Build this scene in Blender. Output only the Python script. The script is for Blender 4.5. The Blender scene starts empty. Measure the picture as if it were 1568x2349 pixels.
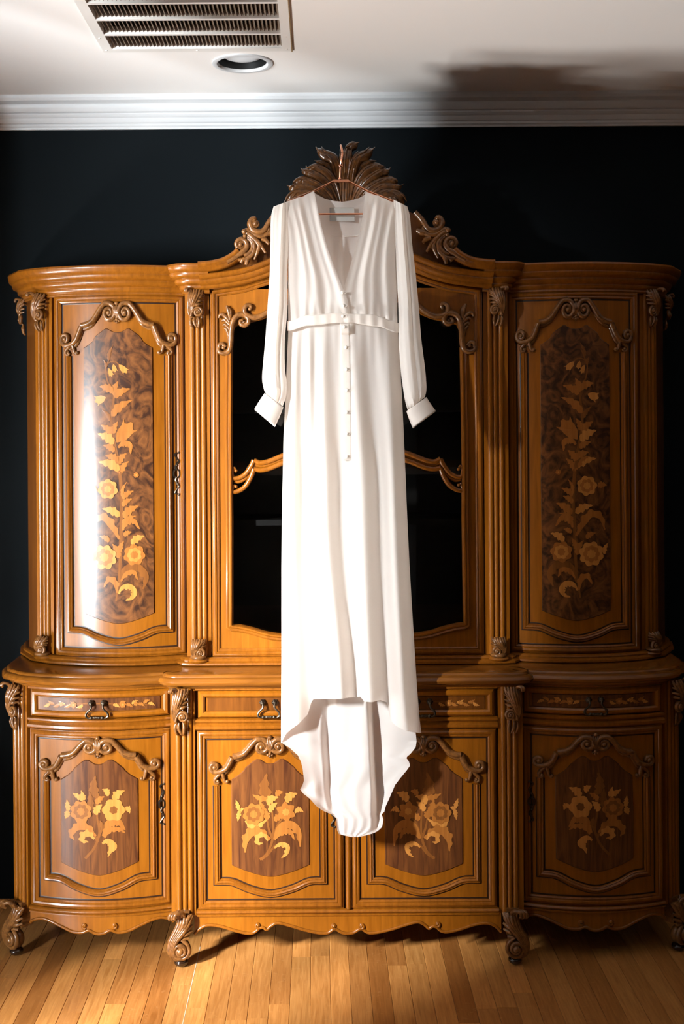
import bpy, bmesh, math, random
from mathutils import Vector, Matrix
from mathutils.geometry import tessellate_polygon
random.seed(7)
sc = bpy.context.scene
col = sc.collection
PI = math.pi

# ------------------------------------------------------------------ camera
FPX, CX, CY, CAMZ = 2700.0, 730.0, 975.0, 1.62      # focal length and principal point in photo pixels
ROLL = math.radians(0.4)
cam_d = bpy.data.cameras.new('camera')
cam_d.sensor_fit = 'VERTICAL'
cam_d.sensor_height = 36.0
cam_d.lens = FPX * 36.0 / 2349.0
cam_d.shift_x = (784.0 - CX) / 2349.0
cam_d.shift_y = -(1174.5 - CY) / 2349.0
cam_d.clip_start = 0.05
cam = bpy.data.objects.new('camera', cam_d)
cam.location = (0, 0, CAMZ)
cam.rotation_euler = (PI / 2, ROLL, 0)
col.objects.link(cam)
sc.camera = cam

# ------------------------------------------------------------------ world, daylight, exposure
world = bpy.data.worlds.new('world')
sc.world = world
world.use_nodes = True
wb = world.node_tree.nodes['Background']
wb.inputs[0].default_value = (0.75, 0.87, 1.0, 1)
wb.inputs[1].default_value = 0.6
sc.view_settings.view_transform = 'Standard'
sc.view_settings.look = 'None'
sc.view_settings.gamma = 1.0
sc.view_settings.use_curve_mapping = False
sc.view_settings.exposure = 0.0

ROOM_L, ROOM_R, ROOM_F, WALL_Y, CEIL = -2.35, 3.4, -3.2, 4.05, 2.74
# unseen windows of the left wall, sized to steer the light: y0, y1, z0, z1
WINDOWS = [(2.20, 3.15, 0.22, 0.62), (0.80, 1.30, 0.30, 2.55)]
# lamps added outside them, tuned for ceiling light, main beam and door reflection: position, point aimed at, width, height, power, colour
DAYLIGHT = [((-2.95, 2.65, -0.02), (ROOM_L, 2.67, 0.48), 1.2, 0.45, 470.0, (1.0, 0.985, 0.96)),
            ((-3.90, -0.70, 2.95), (ROOM_L, 1.05, 2.05), 0.36, 0.85, 2600.0, (1.0, 0.99, 0.975)),
            ((-3.90, -1.35, 0.85), (ROOM_L, 1.15, 1.00), 0.80, 1.3, 3300.0, (0.90, 0.96, 1.0))]
for (pos, aim, wd, ht, pw, lc) in DAYLIGHT:
    ld = bpy.data.lights.new('window_daylight', 'AREA')
    ld.shape = 'RECTANGLE'
    ld.size = wd
    ld.size_y = ht
    ld.energy = pw
    ld.color = lc
    lo = bpy.data.objects.new('window_daylight', ld)
    lo.location = pos
    lo.rotation_euler = (Vector(aim) - Vector(pos)).to_track_quat('-Z', 'Y').to_euler()
    col.objects.link(lo)

# ------------------------------------------------------------------ pixel measuring helpers
def un(px, py):
    dx, dy = px - CX, py - CY
    return CX + dx - dy * ROLL, CY + dy + dx * ROLL
def WX(px, py, d): return (un(px, py)[0] - CX) * d / FPX
def WZ(px, py, d): return CAMZ - (un(px, py)[1] - CY) * d / FPX

# ------------------------------------------------------------------ mesh helpers
WLOC = {}
class MB:
    def __init__(s): s.v = []; s.f = []; s.m = []
    def add(s, vs, fs, mi=0):
        o = len(s.v)
        s.v += [tuple(p) for p in vs]
        for f in fs:
            s.f.append(tuple(o + i for i in f)); s.m.append(mi)
    def build(s, name, mat, parent=None, fmap=None, smooth=35, recalc=True):
        vs = [fmap(*p) for p in s.v] if fmap else s.v
        return mesh_obj(name, vs, s.f, mat, parent, smooth, recalc, s.m)
def mesh_obj(name, vs, fs, mat, parent=None, smooth=35, recalc=True, mi=None):
    lo = [min(p[i] for p in vs) for i in range(3)]
    hi = [max(p[i] for p in vs) for i in range(3)]
    c = Vector([(lo[i] + hi[i]) / 2 for i in range(3)])
    me = bpy.data.meshes.new(name)
    me.from_pydata([Vector(p) - c for p in vs], [], fs)
    mats = mat if isinstance(mat, (list, tuple)) else [mat]
    for m in mats: me.materials.append(m)
    if mi and len(mats) > 1:
        me.polygons.foreach_set('material_index', mi)
    if recalc:
        bm = bmesh.new(); bm.from_mesh(me)
        bmesh.ops.recalc_face_normals(bm, faces=bm.faces)
        bm.to_mesh(me); bm.free()
    if smooth:
        me.shade_smooth()
        me.set_sharp_from_angle(angle=math.radians(smooth))
    o = bpy.data.objects.new(name, me)
    col.objects.link(o)
    place(o, c, parent)
    return o
def place(o, c, parent=None):
    c = Vector(c)
    WLOC[o.name] = c
    if parent is not None:
        o.parent = parent
        o.location = c - WLOC[parent.name]
    else:
        o.location = c
def empty(name, loc, label, cat, group=None):
    o = bpy.data.objects.new(name, None)
    o.empty_display_size = 0.1
    col.objects.link(o); place(o, loc)
    tag(o, label, cat, group)
    return o
def tag(o, label, cat, group=None):
    o['label'] = label; o['category'] = cat
    if group: o['group'] = group
def struct(o): o['kind'] = 'structure'; return o

def cr(pts, n=6, closed=False):
    """Catmull-Rom through points of any dimension"""
    out = []
    N = len(pts)
    rng = N if closed else N - 1
    for i in range(rng):
        if closed:
            p0, p1, p2, p3 = pts[(i - 1) % N], pts[i], pts[(i + 1) % N], pts[(i + 2) % N]
        else:
            p1, p2 = pts[i], pts[i + 1]
            p0 = pts[i - 1] if i > 0 else tuple(2 * a - b for a, b in zip(p1, p2))
            p3 = pts[i + 2] if i + 2 < N else tuple(2 * b - a for a, b in zip(p1, p2))
        for k in range(n):
            t = k / n
            out.append(tuple(0.5 * (2 * b + (c - a) * t + (2 * a - 5 * b + 4 * c - d) * t * t + (3 * b - a - 3 * c + d) * t ** 3)
                             for a, b, c, d in zip(p0, p1, p2, p3)))
    if not closed: out.append(tuple(pts[-1]))
    return out
def lerp(a, b, t): return a + (b - a) * t
def interp(x, tab):
    if x <= tab[0][0]: return tab[0][1]
    for (x0, y0), (x1, y1) in zip(tab, tab[1:]):
        if x <= x1: return y0 + (y1 - y0) * (x - x0) / (x1 - x0 if x1 != x0 else 1)
    return tab[-1][1]
def sinterp(x, tab):
    """smooth (cosine) interpolation"""
    if x <= tab[0][0]: return tab[0][1]
    for (x0, y0), (x1, y1) in zip(tab, tab[1:]):
        if x <= x1:
            t = (x - x0) / (x1 - x0 if x1 != x0 else 1)
            t = t * t * (3 - 2 * t)
            return y0 + (y1 - y0) * t
    return tab[-1][1]

def tube(mb, pts, rad, seg=8, flat=1.0, mi=0):
    """round (or flattened in depth) bar along pts=(a,z,w); rad number or list"""
    n = len(pts)
    if not isinstance(rad, (list, tuple)): rad = [rad] * n
    if len(rad) != n:
        rad = [interp(i / (n - 1), [(j / (len(rad) - 1), r) for j, r in enumerate(rad)]) for i in range(n)]
    P = [Vector(p) for p in pts]
    vs = []; fs = []
    prev = None
    for i in range(n):
        t = (P[min(i + 1, n - 1)] - P[max(i - 1, 0)])
        if t.length < 1e-9: t = Vector((0, 1, 0))
        t.normalize()
        ref = Vector((0, 0, 1)) if abs(t.z) < 0.92 else Vector((1, 0, 0))
        if prev is None: sd = t.cross(ref)
        else:
            sd = prev - t * prev.dot(t)
            if sd.length < 1e-6: sd = t.cross(ref)
            if abs(t.z) < 0.92:
                s2 = t.cross(ref)
                if s2.dot(sd) < 0: s2 = -s2
                sd = s2
        sd.normalize(); prev = sd
        up = sd.cross(t)
        for k in range(seg):
            a = 2 * PI * k / seg
            vs.append(P[i] + sd * (math.cos(a) * rad[i]) + up * (math.sin(a) * rad[i] * flat))
    for i in range(n - 1):
        for k in range(seg):
            k2 = (k + 1) % seg
            fs.append((i * seg + k, i * seg + k2, (i + 1) * seg + k2, (i + 1) * seg + k))
    fs.append(tuple(range(seg))); fs.append(tuple((n - 1) * seg + k for k in reversed(range(seg))))
    mb.add(vs, fs, mi)
def ball(mb, c, rx, ry=None, rz=None, seg=10, rings=6, mi=0):
    ry = rx if ry is None else ry; rz = rx if rz is None else rz
    vs = [(c[0], c[1] + ry, c[2])]
    for i in range(1, rings):
        th = PI * i / rings
        for k in range(seg):
            a = 2 * PI * k / seg
            vs.append((c[0] + rx * math.sin(th) * math.cos(a), c[1] + ry * math.cos(th), c[2] + rz * math.sin(th) * math.sin(a)))
    vs.append((c[0], c[1] - ry, c[2]))
    fs = []
    for k in range(seg):
        fs.append((0, 1 + k, 1 + (k + 1) % seg))
    for i in range(rings - 2):
        for k in range(seg):
            a = 1 + i * seg; b = a + seg
            fs.append((a + k, b + k, b + (k + 1) % seg, a + (k + 1) % seg))
    L = len(vs) - 1; a = 1 + (rings - 2) * seg
    for k in range(seg): fs.append((L, a + (k + 1) % seg, a + k))
    mb.add(vs, fs, mi)
def spiral(cx, cz, r0, r1, a0, turns, n=26, cw=True, w0=0.0, w1=0.0):
    out = []
    for i in range(n + 1):
        t = i / n
        a = math.radians(a0) + (-1 if cw else 1) * 2 * PI * turns * t
        r = lerp(r0, r1, t ** 0.85)
        out.append((cx + r * math.cos(a), cz + r * math.sin(a), lerp(w0, w1, t)))
    return out
def box(mb, x0, x1, y0, y1, z0, z1, mi=0):
    mb.add([(x0, y0, z0), (x1, y0, z0), (x1, y1, z0), (x0, y1, z0), (x0, y0, z1), (x1, y0, z1), (x1, y1, z1), (x0, y1, z1)],
           [(0, 3, 2, 1), (4, 5, 6, 7), (0, 1, 5, 4), (1, 2, 6, 5), (2, 3, 7, 6), (3, 0, 4, 7)], mi)
def sweep(mb, path, prof, closed=False, w0=0.0, mi=0):
    """profile (lateral, out) along a path in the face plane, mitred"""
    n = len(path); m = len(prof); vs = []; fs = []
    for i in range(n):
        p = Vector(path[i][:2])
        a = Vector(path[(i - 1) % n][:2]) if (closed or i > 0) else None
        b = Vector(path[(i + 1) % n][:2]) if (closed or i < n - 1) else None
        d1 = (p - a).normalized() if a is not None else None
        d2 = (b - p).normalized() if b is not None else None
        if d1 is None: d1 = d2
        if d2 is None: d2 = d1
        n1 = Vector((-d1.y, d1.x)); n2 = Vector((-d2.y, d2.x))
        nn = n1 + n2
        if nn.length < 1e-6: nn = n1
        nn.normalize()
        k = 1.0 / max(0.35, nn.dot(n1))
        for (l, o) in prof:
            q = p + nn * (l * k)
            vs.append((q.x, q.y, o + w0))
    for i in range(n if closed else n - 1):
        j = (i + 1) % n
        for k in range(m - 1):
            fs.append((i * m + k, i * m + k + 1, j * m + k + 1, j * m + k))
    if not closed:
        fs.append(tuple(range(m))); fs.append(tuple((n - 1) * m + k for k in reversed(range(m))))
    mb.add(vs, fs, mi)
def sweep_plan(mb, path, prof, mi=0, capped=True):
    """closed profile (out, z) along a plan path (u, y); out is to the right-hand side looking along the path turned to the viewer"""
    n = len(path); m = len(prof); vs = []; fs = []
    for i in range(n):
        p = Vector(path[i])
        d1 = (p - Vector(path[i - 1])).normalized() if i > 0 else None
        d2 = (Vector(path[i + 1]) - p).normalized() if i < n - 1 else None
        if d1 is None: d1 = d2
        if d2 is None: d2 = d1
        n1 = Vector((d1.y, -d1.x)); n2 = Vector((d2.y, -d2.x))
        nn = (n1 + n2)
        if nn.length < 1e-6: nn = n1
        nn.normalize()
        k = 1.0 / max(0.45, nn.dot(n1))
        for (o, z) in prof:
            q = p + nn * (o * k)
            vs.append((q.x, q.y, z))
    for i in range(n - 1):
        for k in range(m):
            k2 = (k + 1) % m
            fs.append((i * m + k, i * m + k2, (i + 1) * m + k2, (i + 1) * m + k))
    if capped:
        fs.append(tuple(range(m))); fs.append(tuple((n - 1) * m + k for k in reversed(range(m))))
    mb.add(vs, fs, mi)
def prism(mb, outer, holes, w0, w1, mi=0):
    """polygon (a,z) with holes, between depths w0 and w1"""
    loops = [outer] + list(holes)
    flat = [p for l in loops for p in l]
    tri = tessellate_polygon([[Vector((p[0], p[1], 0)) for p in l] for l in loops])
    N = len(flat)
    vs = [(p[0], p[1], w1) for p in flat] + [(p[0], p[1], w0) for p in flat]
    fs = [tuple(t) for t in tri] + [tuple(N + i for i in reversed(t)) for t in tri]
    o = 0
    for l in loops:
        L = len(l)
        for i in range(L):
            j = (i + 1) % L
            fs.append((o + i, o + j, N + o + j, N + o + i))
        o += L
    mb.add(vs, fs, mi)
def column_panel(mb, us, zb, zt, w, thick, nz=10, bevel=0.0, mi=0):
    """panel made of columns between zb(u) and zt(u), front at w, back at w-thick"""
    n = len(us); vs = []; fs = []
    for i, u in enumerate(us):
        b, t = zb(u), zt(u)
        for j in range(nz + 1):
            vs.append((u, lerp(b, t, j / nz), w))
    m = nz + 1
    for i in range(n - 1):
        for j in range(nz):
            fs.append((i * m + j, (i + 1) * m + j, (i + 1) * m + j + 1, i * m + j + 1))
    rim = [i * m for i in range(n)] + [(n - 1) * m + j for j in range(1, m)] + [i * m + nz for i in range(n - 2, -1, -1)] + [j for j in range(nz - 1, 0, -1)]
    o = len(vs); R = len(rim)
    cu = (us[0] + us[-1]) / 2; cz = (zb(cu) + zt(cu)) / 2
    for r in rim:
        p = vs[r]
        d = Vector((p[0] - cu, p[1] - cz)); d.normalize()
        vs.append((p[0] + d.x * bevel, p[1] + d.y * bevel, w - thick))
    for k in range(R):
        k2 = (k + 1) % R
        fs.append((rim[k], o + k, o + k2, rim[k2]))
    mb.add(vs, fs, mi)

# ------------------------------------------------------------------ materials
def new_mat(name):
    m = bpy.data.materials.new(name); m.use_nodes = True
    nt = m.node_tree
    return m, nt, nt.nodes['Principled BSDF']
def simple(name, color, rough=0.5, metal=0.0, coat=0.0, spec=0.5, sheen=0.0):
    m, nt, b = new_mat(name)
    b.inputs['Base Color'].default_value = (*color, 1)
    b.inputs['Roughness'].default_value = rough
    b.inputs['Metallic'].default_value = metal
    b.inputs['Coat Weight'].default_value = coat
    b.inputs['Coat Roughness'].default_value = 0.15
    b.inputs['Specular IOR Level'].default_value = spec
    if sheen: b.inputs['Sheen Weight'].default_value = sheen
    return m
def wood(name, c1, c2, scale=(14, 14, 1.2), rough=0.3, coat=0.5, detail=6, distort=0.6, rand=False, bump=0.0, contrast=(0.3, 0.7), coat_rough=0.2):
    m, nt, b = new_mat(name)
    N = nt.nodes; L = nt.links
    geo = N.new('ShaderNodeNewGeometry')
    mp = N.new('ShaderNodeMapping'); mp.inputs['Scale'].default_value = scale
    L.new(geo.outputs['Position'], mp.inputs['Vector'])
    ns = N.new('ShaderNodeTexNoise'); ns.inputs['Scale'].default_value = 6.0
    ns.inputs['Detail'].default_value = detail; ns.inputs['Distortion'].default_value = distort
    L.new(mp.outputs[0], ns.inputs['Vector'])
    rp = N.new('ShaderNodeValToRGB')
    rp.color_ramp.elements[0].position = contrast[0]; rp.color_ramp.elements[0].color = (*c1, 1)
    rp.color_ramp.elements[1].position = contrast[1]; rp.color_ramp.elements[1].color = (*c2, 1)
    L.new(ns.outputs['Fac'], rp.inputs['Fac'])
    out = rp.outputs['Color']
    L.new(out, b.inputs['Base Color'])
    b.inputs['Roughness'].default_value = rough
    b.inputs['Specular IOR Level'].default_value = 0.22
    b.inputs['Coat Weight'].default_value = coat
    b.inputs['Coat Roughness'].default_value = coat_rough
    if bump:
        bp = N.new('ShaderNodeBump'); bp.inputs['Strength'].default_value = bump; bp.inputs['Distance'].default_value = 0.001
        L.new(ns.outputs['Fac'], bp.inputs['Height']); L.new(bp.outputs[0], b.inputs['Normal'])
    return m
M = {}
M['honey'] = wood('honey_wood', (0.185, 0.056, 0.0025), (0.255, 0.083, 0.005), rough=0.32, coat=0.6)
M['mould'] = wood('moulding_wood', (0.15, 0.045, 0.0025), (0.225, 0.071, 0.005), rough=0.3, coat=0.4)
M['edge'] = wood('dark_edge_wood', (0.085, 0.026, 0.004), (0.14, 0.044, 0.006), rough=0.3, coat=0.4)
M['top'] = wood('counter_wood', (0.13, 0.042, 0.005), (0.21, 0.072, 0.008), scale=(1.5, 14, 14), rough=0.22, coat=0.5)
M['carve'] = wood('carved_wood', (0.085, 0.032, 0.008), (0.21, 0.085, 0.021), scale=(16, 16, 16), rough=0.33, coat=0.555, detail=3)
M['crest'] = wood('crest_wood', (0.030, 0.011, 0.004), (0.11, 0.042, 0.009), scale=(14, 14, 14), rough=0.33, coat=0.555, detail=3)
M['walnut'] = wood('walnut_veneer', (0.050, 0.015, 0.006), (0.150, 0.052, 0.013), scale=(9, 9, 0.8), rough=0.33, coat=0.55, distort=1.6, contrast=(0.3, 0.72))
M['burl'] = wood('burl_veneer', (0.032, 0.012, 0.006), (0.17, 0.062, 0.017), scale=(3.2, 3.2, 2.6), rough=0.35, coat=0.55, distort=2.5, detail=9, contrast=(0.36, 0.68))
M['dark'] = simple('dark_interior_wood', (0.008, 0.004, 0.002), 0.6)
M['inlay_light'] = wood('inlay_light', (0.38, 0.150, 0.028), (0.50, 0.215, 0.048), rough=0.33, coat=0.55)
M['inlay_mid'] = wood('inlay_mid', (0.25, 0.088, 0.016), (0.34, 0.128, 0.025), rough=0.33, coat=0.55)
M['inlay_dark'] = wood('inlay_dark', (0.14, 0.048, 0.011), (0.21, 0.076, 0.016), rough=0.33, coat=0.55)
M['glaze'] = simple('dark_glaze_line', (0.022, 0.007, 0.002), 0.4)  # near-black strips beside the door and panel mouldings
M['bronze'] = simple('antique_bronze', (0.085, 0.068, 0.05), 0.36, 1.0)
M['pad'] = simple('foot_pad_lacquer', (0.02, 0.009, 0.004), 0.15, coat=0.6)
M['copper'] = simple('copper_rose_metal', (0.72, 0.33, 0.2), 0.25, 1.0)
M['pearl'] = simple('pearl', (0.82, 0.79, 0.72), 0.15, coat=0.6)
M['label'] = simple('grey_label', (0.40, 0.40, 0.385), 0.6)
M['ink'] = simple('label_print', (0.30, 0.30, 0.29), 0.7)
M['wall'] = simple('charcoal_wall', (0.0034, 0.0054, 0.0068), 0.85, spec=0.1)
M['wall2'] = simple('side_wall', (0.02, 0.025, 0.028), 0.85, spec=0.1)
M['plaster'] = simple('ceiling_paint', (0.86, 0.83, 0.80), 0.75)
M['trim'] = simple('trim_gloss_white', (0.58, 0.59, 0.60), 0.35)
M['vent'] = simple('vent_white', (0.78, 0.75, 0.71), 0.45)
M['slat'] = simple('vent_slat', (0.20, 0.15, 0.11), 0.6)
M['black'] = simple('black_void', (0.004, 0.004, 0.004), 0.5)
M['lens'] = simple('bulb_lens', (0.72, 0.74, 0.76), 0.35)

def cloth_mat():
    m, nt, b = new_mat('ivory_crepe')
    b.inputs['Base Color'].default_value = (0.92, 0.915, 0.90, 1)
    b.inputs['Roughness'].default_value = 0.55
    b.inputs['Sheen Weight'].default_value = 0.15
    N = nt.nodes; L = nt.links
    tr = N.new('ShaderNodeBsdfTranslucent'); tr.inputs[0].default_value = (0.92, 0.86, 0.80, 1)
    mx = N.new('ShaderNodeMixShader'); mx.inputs[0].default_value = 0.57
    L.new(b.outputs[0], mx.inputs[1]); L.new(tr.outputs[0], mx.inputs[2])
    L.new(mx.outputs[0], N['Material Output'].inputs[0])
    ns = N.new('ShaderNodeTexNoise'); ns.inputs['Scale'].default_value = 900
    bp = N.new('ShaderNodeBump'); bp.inputs['Strength'].default_value = 0.06; bp.inputs['Distance'].default_value = 0.0005
    L.new(ns.outputs['Fac'], bp.inputs['Height']); L.new(bp.outputs[0], b.inputs['Normal'])
    return m
M['cloth'] = cloth_mat()
def glass_mat():
    m = bpy.data.materials.new('cabinet_glass'); m.use_nodes = True
    nt = m.node_tree; nt.nodes.clear(); N = nt.nodes; L = nt.links
    out = N.new('ShaderNodeOutputMaterial')
    tr = N.new('ShaderNodeBsdfTransparent'); tr.inputs[0].default_value = (0.6, 0.62, 0.62, 1)
    gl = N.new('ShaderNodeBsdfGlossy'); gl.inputs['Roughness'].default_value = 0.02
    fr = N.new('ShaderNodeFresnel'); fr.inputs[0].default_value = 1.5
    mx = N.new('ShaderNodeMixShader')
    L.new(fr.outputs[0], mx.inputs[0]); L.new(tr.outputs[0], mx.inputs[1]); L.new(gl.outputs[0], mx.inputs[2])
    L.new(mx.outputs[0], out.inputs[0])
    return m
M['glass'] = glass_mat()
def floor_mat():
    m, nt, b = new_mat('oak_boards')
    N = nt.nodes; L = nt.links
    geo = N.new('ShaderNodeNewGeometry'); oi = N.new('ShaderNodeObjectInfo')
    sc1 = N.new('ShaderNodeVectorMath'); sc1.operation = 'SCALE'
    cmb = N.new('ShaderNodeCombineXYZ')
    L.new(oi.outputs['Random'], cmb.inputs[0]); L.new(oi.outputs['Random'], cmb.inputs[1]); L.new(oi.outputs['Random'], cmb.inputs[2])
    sc1.inputs['Scale'].default_value = 37.0
    L.new(cmb.outputs[0], sc1.inputs[0])
    ad = N.new('ShaderNodeVectorMath'); ad.operation = 'ADD'
    L.new(geo.outputs['Position'], ad.inputs[0]); L.new(sc1.outputs[0], ad.inputs[1])
    mp = N.new('ShaderNodeMapping'); mp.inputs['Scale'].default_value = (26, 1.6, 26)
    L.new(ad.outputs[0], mp.inputs['Vector'])
    ns = N.new('ShaderNodeTexNoise'); ns.inputs['Scale'].default_value = 5; ns.inputs['Detail'].default_value = 7; ns.inputs['Distortion'].default_value = 0.9
    L.new(mp.outputs[0], ns.inputs['Vector'])
    rp = N.new('ShaderNodeValToRGB')
    rp.color_ramp.elements[0].position = 0.28; rp.color_ramp.elements[0].color = (0.38, 0.155, 0.036, 1)
    rp.color_ramp.elements[1].position = 0.72; rp.color_ramp.elements[1].color = (0.58, 0.275, 0.082, 1)
    L.new(ns.outputs['Fac'], rp.inputs['Fac'])
    rt = N.new('ShaderNodeValToRGB')
    cols = [(0.0, (0.62, 0.52, 0.42)), (0.3, (0.82, 0.76, 0.70)), (0.6, (0.95, 0.95, 0.92)), (0.85, (1.08, 1.04, 0.98)), (1.0, (1.22, 1.18, 1.12))]
    rt.color_ramp.elements[0].position = 0.0; rt.color_ramp.elements[0].color = (*cols[0][1], 1)
    rt.color_ramp.elements[1].position = 1.0; rt.color_ramp.elements[1].color = (*cols[-1][1], 1)
    for p, c in cols[1:-1]:
        e = rt.color_ramp.elements.new(p); e.color = (*c, 1)
    L.new(oi.outputs['Random'], rt.inputs['Fac'])
    mu = N.new('ShaderNodeMix'); mu.data_type = 'RGBA'; mu.blend_type = 'MULTIPLY'; mu.inputs['Factor'].default_value = 1.0
    L.new(rp.outputs['Color'], mu.inputs['A']); L.new(rt.outputs['Color'], mu.inputs['B'])
    # medullary flecks
    mp2 = N.new('ShaderNodeMapping'); mp2.inputs['Scale'].default_value = (18, 34, 18)
    L.new(ad.outputs[0], mp2.inputs['Vector'])
    n2 = N.new('ShaderNodeTexNoise'); n2.inputs['Scale'].default_value = 2.2; n2.inputs['Detail'].default_value = 3; n2.inputs['Distortion'].default_value = 1.2
    L.new(mp2.outputs[0], n2.inputs['Vector'])
    r2 = N.new('ShaderNodeValToRGB'); r2.color_ramp.elements[0].position = 0.62; r2.color_ramp.elements[0].color = (0, 0, 0, 1)
    r2.color_ramp.elements[1].position = 0.72; r2.color_ramp.elements[1].color = (0.25, 0.25, 0.25, 1)
    L.new(n2.outputs['Fac'], r2.inputs['Fac'])
    m2 = N.new('ShaderNodeMix'); m2.data_type = 'RGBA'
    L.new(r2.outputs['Color'], m2.inputs['Factor']); L.new(mu.outputs['Result'], m2.inputs['A']); m2.inputs['B'].default_value = (0.62, 0.36, 0.15, 1)
    L.new(m2.outputs['Result'], b.inputs['Base Color'])
    b.inputs['Roughness'].default_value = 0.36
    b.inputs['Coat Weight'].default_value = 0.15
    b.inputs['Coat Roughness'].default_value = 0.25
    return m
M['oak'] = floor_mat()
# ------------------------------------------------------------------ the room
mb = MB(); box(mb, ROOM_L - 0.3, ROOM_R + 0.2, ROOM_F - 0.2, WALL_Y + 0.2, -0.12, -0.020)
floor = struct(mb.build('floor', M['black'], smooth=0))
mb = MB(); box(mb, ROOM_L - 0.3, ROOM_R + 0.2, WALL_Y, WALL_Y + 0.15, -0.02, CEIL + 0.05)
wall_back = struct(mb.build('wall_back', M['wall'], smooth=0))
mb = MB(); box(mb, ROOM_R, ROOM_R + 0.15, ROOM_F, WALL_Y, -0.02, CEIL + 0.05)
struct(mb.build('wall_right', M['wall2'], smooth=0))
mb = MB(); box(mb, ROOM_L - 0.3, ROOM_R + 0.2, ROOM_F - 0.15, ROOM_F, -0.02, CEIL + 0.05)
struct(mb.build('wall_front', M['wall2'], smooth=0))
# left wall with window openings (wall plane in y-z)
mb = MB()
outer = [(ROOM_F, -0.02), (WALL_Y, -0.02), (WALL_Y, CEIL + 0.05), (ROOM_F, CEIL + 0.05)]
holes = [[(a, c), (a, d), (b, d), (b, c)] for (a, b, c, d) in WINDOWS]
prism(mb, outer, holes, 0.0, 0.13)
struct(mb.build('wall_left', M['wall2'], fmap=lambda a, z, w: (ROOM_L - w, a, z), smooth=0))
for i, (a, b, c, d) in enumerate(WINDOWS):
    mb = MB()
    prof = [(-0.045, 0), (-0.045, 0.02), (0.0, 0.025), (0.012, 0.0), (0.012, -0.12), (0.0, -0.12)]
    sweep(mb, [(a, c), (b, c), (b, d), (a, d)], prof, closed=True)
    w = struct(mb.build('window_%d' % (i + 1), M['trim'], fmap=lambda q, z, o: (ROOM_L + o, q, z), smooth=0))
    mb = MB()
    box(mb, ROOM_L - 0.09, ROOM_L - 0.06, (a + b) / 2 - 0.02, (a + b) / 2 + 0.02, c, d)
    mb.build('mullion', M['trim'], parent=w, smooth=0)
    mb = MB()
    box(mb, ROOM_L - 0.09, ROOM_L - 0.06, a, b, (c + d) / 2 - 0.015, (c + d) / 2 + 0.015)
    mb.build('meeting_rail', M['trim'], parent=w, smooth=0)
# ceiling with the downlight opening
DLX, DLY = WX(556, 143, 3.635), 3.635
circ = [(DLX + 0.0755 * math.cos(2 * PI * k / 40), DLY + 0.0755 * math.sin(2 * PI * k / 40)) for k in range(40)]
VX0, VX1, VY0, VY1 = -0.603, -0.100, 2.985, 3.484
vh = [(VX0, VY0), (VX1, VY0), (VX1, VY1), (VX0, VY1)]
mb = MB(); prism(mb, [(ROOM_L - 0.3, ROOM_F - 0.2), (ROOM_R + 0.2, ROOM_F - 0.2), (ROOM_R + 0.2, WALL_Y + 0.2), (ROOM_L - 0.3, WALL_Y + 0.2)], [circ, vh], 0.0, 0.10)
ceiling = struct(mb.build('ceiling', M['plaster'], fmap=lambda a, b, w: (a, b, CEIL + w), smooth=0))
mb = MB(); box(mb, ROOM_L - 0.3, ROOM_R + 0.2, ROOM_F - 0.2, WALL_Y + 0.2, CEIL + 0.30, CEIL + 0.36)
struct(mb.build('ceiling_deck', M['black'], smooth=0))
# crown mouldings: profile (out from wall, z below ceiling)
crown = [(0.0, -0.100), (0.010, -0.100), (0.012, -0.094), (0.016, -0.090), (0.016, -0.083), (0.022, -0.080), (0.027, -0.073), (0.030, -0.066),
         (0.036, -0.062), (0.040, -0.056), (0.040, -0.052), (0.048, -0.049), (0.056, -0.040), (0.060, -0.030), (0.060, -0.026), (0.068, -0.022),
         (0.078, -0.018), (0.084, -0.010), (0.085, 0.0), (0.0, 0.0)]
mb = MB(); sweep_plan(mb, [(ROOM_L, WALL_Y), (ROOM_R, WALL_Y)], [(o, CEIL + z) for o, z in crown])
struct(mb.build('trim_1', M['trim'], smooth=25))
mb = MB(); sweep_plan(mb, [(ROOM_L, ROOM_F), (ROOM_L, WALL_Y)], [(o, CEIL + z) for o, z in crown])
struct(mb.build('trim_2', M['trim'], smooth=25))
mb = MB(); sweep_plan(mb, [(ROOM_R, WALL_Y), (ROOM_R, ROOM_F)], [(o, CEIL + z) for o, z in crown])
struct(mb.build('trim_3', M['trim'], smooth=25))

# floor boards ---------------------------------------------------------
BW = 0.0575
bev = 0.0011
def board_mesh():
    mb = MB()
    x = BW / 2 - 0.0003
    pr = [(-x, -0.02), (-x, -bev), (-x + bev, 0.0), (x - bev, 0.0), (x, -bev), (x, -0.02)]
    vs = [(a, -0.5, z) for a, z in pr] + [(a, 0.5, z) for a, z in pr]
    n = len(pr)
    fs = [(k, k + 1, n + k + 1, n + k) for k in range(n - 1)] + [tuple(range(n)), tuple(reversed(range(n, 2 * n)))]
    me = bpy.data.meshes.new('floor_board'); me.from_pydata(vs, [], fs); me.materials.append(M['oak'])
    return me
bme = board_mesh()
rest_v = MB()
x = -0.379 - BW * 34
rb = random.Random(11)
i = 0
while x < ROOM_R:
    y = WALL_Y - 0.005
    first = True
    while y > ROOM_F:
        L_ = rb.uniform(0.45, 1.35)
        if first: L_ = rb.uniform(0.35, 1.2); first = False
        y0 = max(ROOM_F, y - L_)
        near = y > 2.75 and -1.75 < x < 1.95
        if near:
            o = bpy.data.objects.new('floor_board', bme); col.objects.link(o)
            o.scale = (1, y - y0 - 0.0006, 1)
            place(o, (x + BW / 2, (y + y0) / 2, 0), floor)
        else:
            box(rest_v, x + 0.0003, x + BW - 0.0003, y0 + 0.0003, y - 0.0003, -0.02, 0.0)
        y = y0 - 0.0001
    x += BW
    i += 1
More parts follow.
